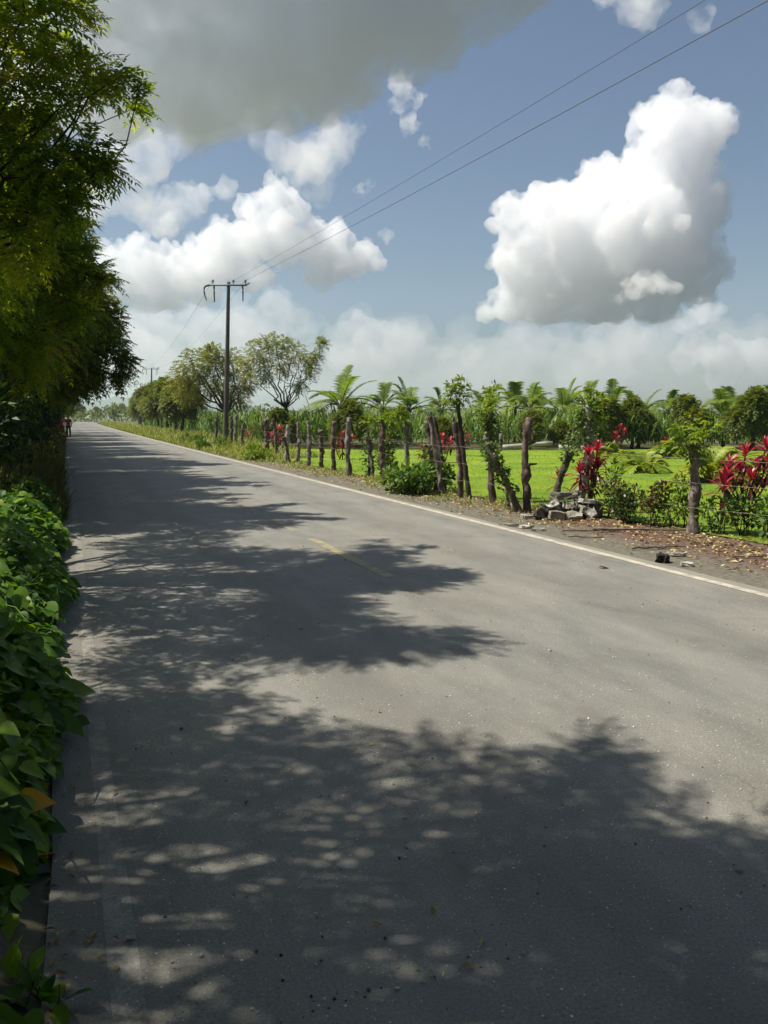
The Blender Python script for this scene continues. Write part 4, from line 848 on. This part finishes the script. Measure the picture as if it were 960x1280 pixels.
# leafy clumps on the verge
VG = 'green clumps growing on the verge by the fence'
def lump(w, d, h, n): return [(rg.uniform(-w, w), rg.uniform(-d, d), rg.uniform(.08, h), rg.uniform(.16, .28)) for _ in range(n)]
shrub('verge_shrub', 'wide bright green leafy clump sprawling on the verge at the foot of the thin stakes', 'shrub', (6.95, 15.5, 0), lump(.65, .45, .5, 16), 1300, .13, .065, 'shrub_green', 9, .012, 141, VG, rich=True)
shrub('verge_shrub', 'low tuft of pale green leaves on the verge in front of the crimson cordyline', 'shrub', (6.75, 30.0, 0), lump(.5, .6, .35, 12), 1100, .18, .05, 'shoots', 6, .01, 142, VG)
shrub('verge_shrub', 'low green clump at the foot of the utility pole', 'shrub', (7.0, 41.0, 0), lump(.8, .7, .4, 10), 800, .2, .07, 'shrub_green', 6, .01, 143, VG)
shrub('verge_shrub', 'small green weed clump beside the road left of the utility pole', 'shrub', (7.3, 48.0, 0), lump(.8, .9, .4, 10), 700, .22, .07, 'shrub_green', 6, .01, 144, VG)
shrub('verge_shrub', 'green leafy tangle between the bare posts left of the sprawling clump', 'shrub', (7.75, 19.3, 0), [(0, 0, .3, .25), (0, .2, .7, .25), (.1, 0, 1.1, .25), (-.1, .3, 1.35, .22), (0, 0, 1.6, .2)], 800, .14, .06, 'ivy', 7, .012, 145, VG, rich=True)

shrub('weed', 'small low weed growing on the soil at the bottom left corner of the road', 'weed', (-.13, 2.22, .0), [(0, 0, .03, .05), (-.06, .05, .05, .05), (.03, -.05, .03, .04)], 26, .085, .05, 'vine', 4, .004, 146, up=.5, rich=True)

# ------------------------------------------------------------------ the living fence
POSTL = {
 'p01': 'pollarded grey post with a tuft of bright yellow green shoots, nearest on the right',
 'p02': 'thick pale barked post smothered in ivy at the top, behind the rubble pile',
 'p02b': 'dark split stake leaning against the ivy topped post',
 'p03': 'bare stubby post with a dark reddish rotten top, left of the rubble pile',
 'p04': 'ivy wrapped stake leaning left from the foot of the bare stubby post',
 'p04b': 'very short stake between the leaning ivy stake and the leafy dark post',
 'p05': 'dark upright post topped with yellow green leaves and climbing ivy',
 'p06': 'tallest thin post carrying a leafy crown of shoots',
 'p07': 'dark reddish post with a jagged top, touching the tallest thin post',
 'p08': 'thin stake leaning left, frontmost of the tight stake cluster',
 'p08b': 'thick dark stump of the tight stake cluster, clad in ivy',
 'p08c': 'thin pale stake leaning beside the thick dark stump of the cluster',
 'p09': 'plain dark post standing behind the sprawling green clump',
 'p10': 'jagged topped post at the left end of the sprawling green clump',
 'p11': 'thin stick leaning among the green tangle, left of its upright stake',
 'p12': 'upright thin stake overgrown by the green tangle',
 'p13': 'post with knobby pale top below the big upright palm, right of its lookalike neighbour',
 'p14': 'leftmost of the two knobby topped posts below the big upright palm',
 'p15': 'short thick dark post, lowest of the row of bare posts',
 'p16': 'straight bare post just left of the short thick dark post',
 'p17': 'thin straight bare post below the trunk of the umbrella shaped tree',
 'p18': 'knee high leaning stake beside the pale greyish post',
 'p19': 'pale greyish post in the bare row in front of the crimson cordyline',
 'p20': 'thin dark post leaning left of the crimson cordyline',
 'p21': 'broad knobby post left of the crimson cordyline',
 'p22': 'short thin stake, second group right of the utility pole',
 'p23': 'tall stake of the pair close beside the utility pole, right one',
 'p24': 'tall stake of the pair close beside the utility pole, left one',
 'p25': 'stake just left of the utility pole'}
SHOOT = {'p01': [(-.04, 0, .05, .16), (-.16, 0, .1, .14), (.14, 0, .12, .15), (-.22, .05, .2, .1), (.0, .05, .26, .14), (.18, -.05, .22, .1), (-.1, -.1, .2, .12), (.1, .1, -.12, .12), (.22, 0, -.22, .09), (-.12, 0, -.06, .1)],
         'p02': [(0, 0, -.05, .2), (.12, 0, .1, .16), (-.12, 0, .02, .16), (.0, .05, .2, .12), (.2, 0, -.15, .14), (-.18, 0, -.2, .12)],
         'p05': [(0, 0, .0, .18), (.1, 0, .22, .17), (-.14, 0, .12, .17), (.02, .1, .38, .13), (-.05, 0, -.15, .15), (.12, 0, .48, .08)],
         'p06': [(0, 0, .0, .14), (.16, 0, .12, .14), (-.14, 0, .1, .14), (.0, .1, .26, .13), (.2, 0, .28, .08), (-.2, 0, .24, .08), (.05, 0, .36, .07)],
         'p09': [(-.1, 0, .1, .16), (-.3, 0, .2, .14), (-.2, 0, .3, .12)], 'p12': [(.1, 0, .05, .18), (.28, 0, .15, .18), (0, 0, .2, .15)], 'p10': [(.1, 0, .2, .12), (.2, 0, .05, .1)]}
IVY = {'p02': (1.0, 1.75, 340, .15), 'p02b': (.8, 1.35, 140, .12), 'p04': (.35, 1.2, 260, .12), 'p05': (.85, 1.6, 260, .12), 'p08b': (.3, 1.15, 260, .12), 'p12': (.1, 1.2, 240, .16), 'p08c': (.2, .9, 80, .09)}
BARKS = {'p01': 'bark_post', 'p02': 'bark_grey', 'p03': 'bark_red', 'p07': 'bark_red', 'p05': 'bark_red', 'p15': 'bark_red', 'p19': 'bark_grey', 'p06': 'bark_dark', 'p08b': 'bark_red', 'p02b': 'bark_dark'}
posth = {}
for key, B, Tp, r in POSTS:
    rng = np.random.default_rng(int(''.join(c for c in key if c.isdigit())) * 7 + len(key))
    t = thing('fence_post', POSTL[key], 'fence post', B, 0, 'rough posts of the living fence'); posth[key] = (B, Tp)
    T = np.array(Tp, float); h = T[2]; k = 16; r *= .68
    s = np.linspace(0, 1, k)[:, None]; P = T * s + np.concatenate([rng.normal(size=(k, 2)) * r * .17, np.zeros((k, 1))], 1) - (0, 0, .04) * (1 - s)
    P += np.array([math.sin(rng.uniform(0, 6)), math.cos(rng.uniform(0, 6)), 0]) * r * .8 * np.sin(s * PI)
    knots = rng.uniform(.3, 1, 3)
    rad = r * (1.08 - .18 * s[:, 0] + .25 * np.exp(-s[:, 0] * 12)) * rng.uniform(.88, 1.12, k)
    for q in knots: rad *= 1 + .22 * np.exp(-((s[:, 0] - q) / .05) ** 2)
    if key in ('p03', 'p13', 'p14', 'p21', 'p01', 'p07', 'p15'): rad *= 1 + .22 * np.exp(-((s[:, 0] - .95) / .09) ** 2)
    g = Geo(); sq = np.linspace(0, 1, 40); Pq = np.stack([np.interp(sq, s[:, 0], P[:, c]) for c in range(3)], 1)
    tube(g, Pq, np.interp(sq, s[:, 0], rad) * rng.uniform(.93, 1.07, 40), 14, .1, rng)
    for q in range(rng.integers(2, 5)):                        # stubs of cut branches and jagged splinters
        f = rng.uniform(.45, 1.0); c = T * f; d = unit(np.array([rng.normal(), rng.normal(), rng.uniform(.3, 1.2)]))
        tube(g, [c, c + d * r * 1.1, c + d * r * rng.uniform(1.5, 2.4)], [r * .42, r * .34, r * .28], 6, .15, rng)
    if key in ('p07', 'p10', 'p08', 'p25', 'p23'):
        for q in range(3):
            c = T + np.array([rng.normal() * r * .4, rng.normal() * r * .4, -.02]); tube(g, [c, c + (rng.normal() * .03, rng.normal() * .03, rng.uniform(.08, .2))], [r * .3, r * .05], 5, .1, rng)
    g.build('trunk', M[BARKS.get(key, 'bark_post' if rng.uniform() > .45 else 'bark_red')], t, smooth=True)
    if key in SHOOT:
        lb = [(T[0] + a, T[1] + b, T[2] + c, rr) for a, b, c, rr in SHOOT[key]]
        gb = Geo(); Pp, d, kk = in_lobes(rng, lb, 46, .8)
        D = unit(d + (Pp - T) * 2 + (0, 0, .3)); R = np.clip(.35 + .5 * (Pp[:, 2] - T[2] + .1) / .4 + rng.normal(size=46) * .15, 0, 1)
        pinnate(gb, rng, Pp - D * .08, D, .2, 5, .085, .036, R, .5)
        clump_leaves(gb, rng, lb, 150, .09, .042, .8, .3)
        gb.build('crown', M['shoots'], t)
    if key in IVY:
        z0, z1, n, w = IVY[key]; n = int(n * 1.25)
        f = rng.uniform(z0 / h, z1 / h, n)[:, None]; a = rng.uniform(0, 2 * PI, n)
        o = np.stack([np.cos(a), np.sin(a), np.zeros(n)], 1); Pp = T * f + o * (r + w * rng.uniform(0, 1, n) ** 1.6)[:, None]
        gi = Geo(); D = unit(o + np.stack([rng.normal(size=n) * .6, rng.normal(size=n) * .6, rng.normal(size=n) * .5 - .35], 1))
        rhomb(gi, Pp, D, rng.normal(size=(n, 3)) * .5 + (0, 0, .8) + o * .5, rng.uniform(.06, .11, n), .055, rng.uniform(0, 1, n), .12)
        gi.build('ivy', M['ivy'], t)

# three strands of wire run from post to post
order = ['p01', 'p02', 'p03', 'p05', 'p06', 'p08', 'p09', 'p10', 'p12', 'p13', 'p14', 'p15', 'p16', 'p17', 'p19', 'p20', 'p21', 'p22', 'p23', 'p25']
for z, lab in ((.38, 'lowest strand of thin wire strung along the fence posts'), (.72, 'middle strand of thin wire strung along the fence posts'), (1.05, 'top strand of thin wire strung along the fence posts')):
    g = Geo(); pts = [(9.4, 4.6, z)]
    for q in order:
        B, T = posth[q]; f = min(z / T[2], .95); p = (B[0] + T[0] * f - .09, B[1] + T[1] * f - .03, z)
        a = np.array(pts[-1]); b = np.array(p)
        for u in (.33, .66): pts.append(tuple(a + (b - a) * u - (0, 0, .025)))
        pts.append(p)
    tube(g, pts, .0018, 4, 0, RNG, cap=False)
    tag(g.build('fence_wire', M['wire']), lab, 'wire', 'wire strands of the fence')

# ------------------------------------------------------------------ utility poles and power lines
PB, PT = POLE
def make_pole(label, base, lean, h, rz=0.0):
    t = thing('utility_pole', label, 'utility pole', base, rz, 'utility poles along the right side')
    tp = np.array([lean[0], lean[1], h])
    g = Geo(); s = np.linspace(-.03, 1, 12)[:, None]; tube(g, tp * s, np.linspace(.15, .085, 12), 12, 0.02, RNG); g.build('shaft', M['pole'], t, smooth=True)
    c = tp * .978
    g = Geo(); boxg(g, c + (0, -.11, 0), (1.95, .07, .075)); boxg(g, c + (0, 0, 0), (.22, .24, .05)); g.build('crossarm', M['steel'], t)
    for sx in (-.78, .28, .9):                                  # pin insulators
        g = Geo(); q = c + (sx, -.11, .05); tube(g, [q, q + (0, 0, .1), q + (0, 0, .1), q + (0, 0, .16), q + (0, 0, .17), q + (0, 0, .23), q + (0, 0, .25)], [.02, .02, .07, .05, .065, .045, .02], 10); g.build('insulator', M['porcelain'], t, smooth=True)
    for sx, dz, dx in ((-.95, -.75, -.22), (-.7, -.85, -.02), (.72, -.8, .03)):                             # hanging jumper loops
        g = Geo(); q = c + (sx, -.11, 0); tube(g, bez(q, q + (dx * 2.2, 0, .02), q + (dx * .8, 0, dz), 9), np.linspace(.055, .03, 9), 6, .05, RNG); g.build('jumper', M['cable'], t, smooth=True)
    g = Geo(); tube(g, bez(c + (.8, -.11, .02), c + (1.0, -.11, .02), c + (1.12, -.11, .12), 5), .035, 6); g.build('end_bracket', M['steel'], t, smooth=True)
    return t, c
pole, pc = make_pole('grey utility pole with a crossarm standing at the roadside fence', PB, (PT[0] - PB[0], PT[1] - PB[1]), PT[2], -.38)
p2 = dup(pole, (11.4, 118, 0), -.3, 'second, much smaller looking utility pole farther along the road'); p3 = dup(pole, (14.5, 172, 0), -.25, 'tiny farthest utility pole above the distant trees')
def world(o, p):
    return np.array(Matrix.LocRotScale(o.location, o.rotation_euler, o.scale) @ Vector(p))
for sx, end, lab in ((.28, (10.5, -38, 8.0), 'upper thin power line crossing the sky to the utility pole'), (.9, (11.5, -38, 7.8), 'lower thicker power line crossing the sky to the utility pole'), ):
    a = world(pole, pc + (sx, -.11, .25)); b = np.array(end); u = np.linspace(0, 1, 40)[:, None]
    g = Geo(); tube(g, a + (b - a) * u - np.array([0, 0, 1.0]) * 4 * .55 * u * (1 - u), .0065 if sx > .5 else .0045, 6, 0, RNG, cap=False)
    tag(g.build('power_line', M['cable']), lab, 'power line', 'power lines')
for sx, lab in ((-.78, 'faint wire running on from the crossarm left end to the farther poles'), (.9, 'faint wire running on from the crossarm right end to the farther poles')):
    g = Geo(); q = [world(o, pc + (sx, -.11, .25)) for o in (pole, p2, p3)]
    pts = []
    for a, b in zip(q[:-1], q[1:]):
        for u in np.linspace(0, 1, 14): pts.append(a + (b - a) * u - np.array([0, 0, 1.0]) * 4 * 1.0 * u * (1 - u))
    tube(g, pts, .007, 4, 0, RNG, cap=False); tag(g.build('power_line', M['cable']), lab, 'power line', 'power lines')

# ------------------------------------------------------------------ rubble pile: broken concrete slabs and stones
def slab(name, label, cat, c, dims, yaw, tilt, roll, mat, seed, group, chip=.26):
    rng = np.random.default_rng(seed); bm = bmesh.new(); n = 7
    a = np.sort(rng.uniform(0, 2 * PI, n) * .25 + np.arange(n) * 2 * PI / n * .9); rr = rng.uniform(1 - chip * 2, 1.05, n)
    lo = [bm.verts.new((math.cos(x) * r * dims[0] / 2 * rng.uniform(.95, 1.06), math.sin(x) * r * dims[1] / 2, -dims[2] / 2)) for x, r in zip(a, rr)]
    hi = [bm.verts.new((v.co.x * rng.uniform(.85, 1.02), v.co.y * rng.uniform(.85, 1.02), dims[2] / 2 + rng.uniform(-.15, .1) * dims[2])) for v in lo]
    bm.faces.new(lo[::-1]); bm.faces.new(hi)
    for i in range(n): bm.faces.new((lo[i], lo[(i + 1) % n], hi[(i + 1) % n], hi[i]))
    bmesh.ops.triangulate(bm, faces=bm.faces[:]); bmesh.ops.subdivide_edges(bm, edges=bm.edges[:], cuts=2, use_grid_fill=True)
    for v in bm.verts: v.co += Vector(rng.normal(size=3) * min(dims) * .07)
    me = bpy.data.meshes.new(name); bm.to_mesh(me); bm.free(); me.materials.append(M[mat])
    o = link(bpy.data.objects.new(name, me)); o.location = c; o.rotation_euler = (tilt, roll, yaw)
    return tag(o, label, cat, group)
PC = np.array([7.33, 10.72]); RV = np.array([.93, -.37]); FV = np.array([.37, .93])
def pile(u, v, z): q = PC + RV * u + FV * v; return (q[0], q[1], z)
RP = 'broken concrete pieces of the rubble pile'
for i, (u, v, z, d, yaw, ti, ro, mt, lab) in enumerate((
    (-.02, .05, .36, (.62, .36, .1), -.3, .02, -.04, 'concrete_dark', 'long flat grey slab lying on top of the rubble pile'),
    (-.17, -.15, .25, (.3, .26, .1), .4, -.5, .1, 'concrete_white', 'white faced chunk under the long top slab of the rubble pile'),
    (.42, -.05, .28, (.42, .32, .07), -.2, -.1, .12, 'concrete_white', 'thin pale slab on the right top of the rubble pile'),
    (.28, .12, .37, (.26, .24, .12), .7, .1, .2, 'concrete_dark', 'rounded mossy stone at the right end of the long top slab'),
    (.12, -.14, .22, (.38, .28, .09), .1, -.12, .1, 'concrete', 'grey flat piece in the middle of the rubble pile'),
    (.3, -.16, .17, (.3, .26, .1), 1.0, .2, -.1, 'concrete', 'blunt grey block right of the middle of the rubble pile'),
    (-.3, -.1, .15, (.4, .22, .09), .5, .1, .42, 'concrete_dark', 'dark slab tilted against the left side of the rubble pile'),
    (-.42, -.16, .07, (.36, .24, .08), .7, .1, .35, 'concrete_dark', 'dark tilted slab lowest on the left of the rubble pile'),
    (.38, -.3, .12, (.3, .22, .06), -.5, .9, .2, 'concrete_white', 'pale triangular shard leaning on the front right of the rubble pile'),
    (-.12, -.28, .08, (.36, .26, .12), -.2, .15, .1, 'concrete', 'squat grey block at the front of the rubble pile'),
    (.1, -.3, .07, (.34, .26, .11), .3, .25, -.25, 'concrete', 'sloping block at the front centre of the rubble pile'),
    (.24, -.1, .06, (.4, .3, .12), .9, 0, .1, 'concrete_dark', 'dark block at the base of the rubble pile, right of centre'),
    (.55, .0, .13, (.36, .34, .26), .2, .1, .1, 'concrete_dark', 'dark mossy boulder at the right base of the rubble pile'),
    (-.05, .08, .12, (.6, .4, .24), .1, 0, 0, 'concrete_dark', 'big shadowed block in the core of the rubble pile'),
    (.3, .12, .14, (.45, .35, .26), .5, .05, 0, 'concrete_dark', 'big block at the back of the rubble pile'),
    (-.62, -.08, .035, (.34, .26, .07), .2, .05, .05, 'concrete_white', 'flat white slab on the ground at the left end of the rubble pile'))):
    slab('concrete_chunk', lab, 'rubble', pile(u, v, z), d, yaw, ti, ro, mt, 200 + i, RP)
for i, (x, y, d, yaw, mt, lab) in enumerate(((6.07, 10.25, (.3, .16, .03), -.5, 'concrete', 'thin flat stone at the road edge, left of three below the rubble pile'), (6.2, 9.95, (.34, .2, .035), -.4, 'concrete_white', 'pale flat stone at the road edge, middle of three below the rubble pile'),
                                           (6.22, 9.66, (.34, .18, .03), -.6, 'concrete', 'thin flat stone at the road edge, right of three below the rubble pile'))):
    slab('flat_stone', lab, 'stone', (x, y, .025), d, yaw, 0, 0, mt, 230 + i, 'flat stones at the road edge')
slab('tar_lump', 'black lump of tar at the road edge on the right verge', 'lump', (6.12, 7.02, .05), (.22, .17, .09), .3, .1, 0, 'rock_dark', 240, None)
slab('flat_stone', 'thin pale stone beside the black tar lump', 'stone', (6.2, 6.72, .03), (.24, .15, .035), -.2, .05, .05, 'concrete_white', 241, 'flat stones at the road edge')
slab('flat_stone', 'pale long stone on the dirt behind the black tar lump', 'stone', (6.5, 7.25, .035), (.3, .12, .03), -.6, 0, .05, 'concrete', 242, 'flat stones at the road edge')

# dry sticks on the dirt
for i, (x, y, a, L_, r, lab) in enumerate(((6.75, 9.3, -.35, .7, .013, 'thin dry stick on the dirt just below the rubble pile'), (6.35, 8.75, -.55, .42, .014, 'short bent stick on the dirt near the road edge'), (6.9, 7.7, -.3, .8, .011, 'long thin stick on the dirt below the hedge shrubs'),
                                         (6.55, 7.75, -.2, .5, .016, 'stubby stick on the dirt above the black tar lump'), (7.3, 6.7, -.5, .6, .012, 'dry stick on the red soil near the right edge'), (7.5, 8.9, -.45, 1.5, .02, 'long pale branch lying along the foot of the hedge'))):
    rng = np.random.default_rng(250 + i); g = Geo(); k = 6; s = np.linspace(-.5, .5, k)
    P = np.stack([math.cos(a) * s * L_, math.sin(a) * s * L_, np.full(k, r + .006) + rng.uniform(0, .02, k)], 1) + np.stack([rng.normal(size=k) * .02, rng.normal(size=k) * .02, np.zeros(k)], 1)
    tube(g, P, np.linspace(r, r * .6, k), 6, .12, rng)
    z0 = float(dirt_z(np.array(x), np.array(y)))
    o = g.build('stick', M['twig'], None, True); o.location = (x, y, z0); tag(o, lab, 'stick', 'dry sticks on the verge')

# fallen logs and a stump post at the back of the lawn
for x, y, rz, L_, lab in ((20.6, 33.4, -.35, 2.6, 'grey fallen log at the back of the lawn left of the bare stubby post'), (23.4, 32.6, -.5, 2.4, 'grey fallen log at the back of the lawn right of the bare stubby post')):
    rng = np.random.default_rng(int(x * 10)); g = Geo(); s = np.linspace(-.5, .5, 7); P = np.stack([s * L_, rng.normal(size=7) * .05, .2 + .25 * (s + .5) * (x < 22)], 1); tube(g, P, np.linspace(.14, .09, 7), 8, .1, rng)
    o = g.build('log', M['log'], None, True); o.location = (x, y, -.06); o.rotation_euler = (0, 0, rz); tag(o, lab, 'log', 'fallen logs at the back of the lawn')
g = Geo(); tube(g, [(0, 0, -.05), (.02, 0, .5), (0, 0, 1.0)], [.09, .08, .1], 8, .12, RNG); o = g.build('back_post', M['bark_post'], None, True); o.location = (19.0, 33.0, 0)
tag(o, 'short weathered post at the back of the lawn beside the fallen log', 'fence post')

# leaf litter, grit on the road, a brown leaf
rng = np.random.default_rng(300)
n = 260; Y = 1.9 + 14 * rng.uniform(size=n) ** 1.6; X = -.13 + np.abs(rng.normal(size=n)) * .1; X += np.where(rng.uniform(size=n) > .85, rng.uniform(0, 1.6, n), 0); a = rng.uniform(0, 6.28, n); g = Geo()
rhomb(g, np.stack([X, Y, np.full(n, .018) + rng.uniform(0, .008, n)], 1), np.stack([np.cos(a), np.sin(a), rng.normal(size=n) * .15], 1), np.stack([rng.normal(size=n) * .3, rng.normal(size=n) * .3, np.ones(n)], 1), rng.uniform(.015, .05, n), rng.uniform(.008, .02, n), rng.uniform(0, .8, n), .25, .1)
tag(g.build('fallen_leaves', M['litter']), 'small fallen leaves along the left edge of the asphalt', 'fallen leaves', kind='stuff')
rng = np.random.default_rng(301)
n = 9000; Y = 3 + 45 * rng.uniform(size=n) ** 1.9; X = 6.0 + rng.beta(2.2, 1.6, n) * 1.9; X += np.where(Y < 10, rng.uniform(0, .9, n), 0)
a = rng.uniform(0, 6.28, n); g = Geo()
D = np.stack([np.cos(a), np.sin(a), rng.normal(size=n) * .25], 1); U = np.stack([rng.normal(size=n) * .35, rng.normal(size=n) * .35, np.ones(n)], 1)
rhomb(g, np.stack([X, Y, dirt_z(X, Y) + .012 + rng.uniform(0, .015, n)], 1), D, U, rng.uniform(.03, .1, n), rng.uniform(.015, .04, n), rng.uniform(0, 1, n) ** .8, .25, .1)
tag(g.build('leaf_litter', M['litter']), 'pale dry leaf litter scattered over the dirt shoulder', 'leaf litter', kind='stuff')
n = 1500; Y = 1.9 + 18 * rng.uniform(size=n) ** 2; X = rng.uniform(.2, 5.6, n); g = Geo()
sc = rng.uniform(.002, .0055, n) * (1 + 1.2 * (rng.uniform(size=n) > .97)); V = (IV[None] * (sc[:, None] * rng.uniform(.7, 1.3, (n, 3)))[:, None, :] + np.stack([X, Y, .012 + sc * .4], 1)[:, None]).reshape(-1, 3)
g.add(V, None, (IF[None] + (np.arange(n) * len(IV))[:, None, None]).reshape(-1, 3), np.repeat(rng.uniform(0, 1, n), len(IV)))
tag(g.build('grit', leaf_mat('grit', [(0, (.03, .028, .025)), (.35, (.2, .19, .17)), (1, (.6, .58, .52))], 0, rough=.9)), 'loose grit and tiny stones scattered on the asphalt', 'grit', kind='stuff')
g = Geo(); blades(g, [(0, 0, .01)], [(1, .1, .12)], [(0, 0, 1)], .13, .035, [.1], (0, .3, .7, 1), (.2, 1, .8, .05), .4, .4); o = g.build('fallen_leaf', M['litter']); o.location = (5.2, 6.92, .014); o.rotation_euler = (0, 0, -.3)
tag(o, 'single curled brown leaf lying on the asphalt near the right edge line', 'leaf')

# ------------------------------------------------------------------ person and red car far off at the left road edge
def skin(name, edges, verts, mat, parent):
    me = bpy.data.meshes.new(name); me.from_pydata([v[:3] for v in verts], edges, []); me.materials.append(mat)
    o = link(bpy.data.objects.new(name, me), parent); m = o.modifiers.new('skin', 'SKIN'); m.use_smooth_shade = True
    for i, v in enumerate(verts): me.skin_vertices[0].data[i].radius = (v[3], v[4] if len(v) > 4 else v[3])
    me.skin_vertices[0].data[0].use_root = True
    s = o.modifiers.new('sub', 'SUBSURF'); s.levels = 1; s.render_levels = 2
    return o
pt = thing('person', 'person in a maroon shirt and dark trousers walking away at the left road edge', 'person', (.3, 71.5, .012), .1)
skin('body', [(0, 1), (1, 2), (2, 3), (3, 4), (1, 5), (5, 6), (6, 7), (7, 8), (1, 9), (9, 10), (10, 11), (11, 12), (0, 13), (13, 14), (14, 15), (15, 16), (0, 17), (17, 18), (18, 19), (19, 20)],
     [(0, 0, .95, .13, .1), (0, 0, 1.38, .15, .1), (0, .01, 1.5, .055), (0, .02, 1.6, .085, .095), (0, .02, 1.7, .07), (-.19, 0, 1.4, .055), (-.25, -.02, 1.13, .042), (-.24, .08, .9, .032), (-.24, .12, .82, .035),
      (.19, 0, 1.4, .055), (.25, .02, 1.13, .042), (.24, .06, .9, .032), (.24, .1, .82, .035), (-.1, 0, .88, .085), (-.11, .06, .5, .06), (-.11, -.02, .08, .042), (-.11, .1, .035, .035), (.1, 0, .88, .085), (.11, -.04, .5, .06), (.11, -.18, .1, .042), (.11, -.08, .035, .035)], M['skin'], pt)
skin('shirt', [(0, 1), (1, 2), (1, 3), (3, 4), (1, 5), (5, 6)], [(0, 0, .92, .165, .13), (0, 0, 1.36, .175, .125), (0, .01, 1.45, .08), (-.19, 0, 1.4, .078), (-.235, -.01, 1.2, .066), (.19, 0, 1.4, .078), (.235, .01, 1.2, .066)], M['shirt'], pt)
skin('trousers', [(0, 1), (1, 2), (2, 3), (0, 4), (4, 5), (5, 6)], [(0, 0, .93, .155, .125), (-.1, 0, .84, .108), (-.11, .06, .5, .082), (-.11, -.02, .1, .066), (.1, 0, .84, .108), (.11, -.04, .5, .082), (.11, -.18, .12, .066)], M['trousers'], pt)
g = Geo(); g.add(IV * (.098, .11, .1) + (0, .015, 1.655), None, IF); hr = g.build('hair', M['hair'], pt, True); hs_ = hr.modifiers.new('sub', 'SUBSURF'); hs_.render_levels = 2
ct = thing('parked_car', 'red car parked in the shade on the left verge beside the walking person', 'car', (-.95, 76, .1), .06)
prof = [(-1.9, .35), (-1.95, .62), (-1.75, .86), (-1.2, .95), (-.75, 1.38), (.45, 1.42), (1.0, 1.0), (1.75, .86), (1.95, .62), (1.9, .35)]
def car_body():
    bm = bmesh.new(); rows = []
    for x, tw in ((-.82, .9), (-.8, 1), (.8, 1), (.82, .9)):
        rows.append([bm.verts.new((x * (1 - .22 * max(0, z - .95)), y, .35 + (z - .35) * (1 if abs(x) < .81 else .96))) for y, z in prof])
    for a, b in zip(rows[:-1], rows[1:]):
        for i in range(len(prof)): bm.faces.new((a[i], b[i], b[(i + 1) % len(prof)], a[(i + 1) % len(prof)]))
    bm.faces.new(rows[0]); bm.faces.new(rows[-1][::-1]); bmesh.ops.recalc_face_normals(bm, faces=bm.faces[:])
    bmesh.ops.bevel(bm, geom=bm.edges[:], offset=.03, segments=2, affect='EDGES'); me = bpy.data.meshes.new('body'); bm.to_mesh(me); bm.free(); me.materials.append(M['car_red']); return link(bpy.data.objects.new('body', me), ct)
car_body()
for sx in (-1, 1):
    g = Geo(); boxg(g, (sx * .79, -.15, 1.16), (.03, 1.15, .26), rot=None); g.build('side_window', M['glass'], ct)
    g = Geo(); boxg(g, (sx * .62, -1.9, .72), (.26, .06, .14)); g.build('tail_light', M['lamp_red'], ct)
    for y in (-1.25, 1.25):
        g = Geo(); tube(g, [(sx * .66, y, .32), (sx * .86, y, .32)], .32, 18); w = g.build('wheel', M['rubber'], ct, True)
        g = Geo(); tube(g, [(sx * .85, y, .32), (sx * .87, y, .32)], .18, 14); g.build('rim', M['steel'], w)
for y, z, a, nm in ((-1.0, 1.175, -.76, 'rear_window'), (.75, 1.22, .65, 'windscreen')):
    g = Geo(); ca_, sa_ = math.cos(a), math.sin(a); boxg(g, (0, y, z), (1.2, .5, .03), rot=[[1, 0, 0], [0, ca_, sa_], [0, -sa_, ca_]]); g.build(nm, M['glass'], ct)
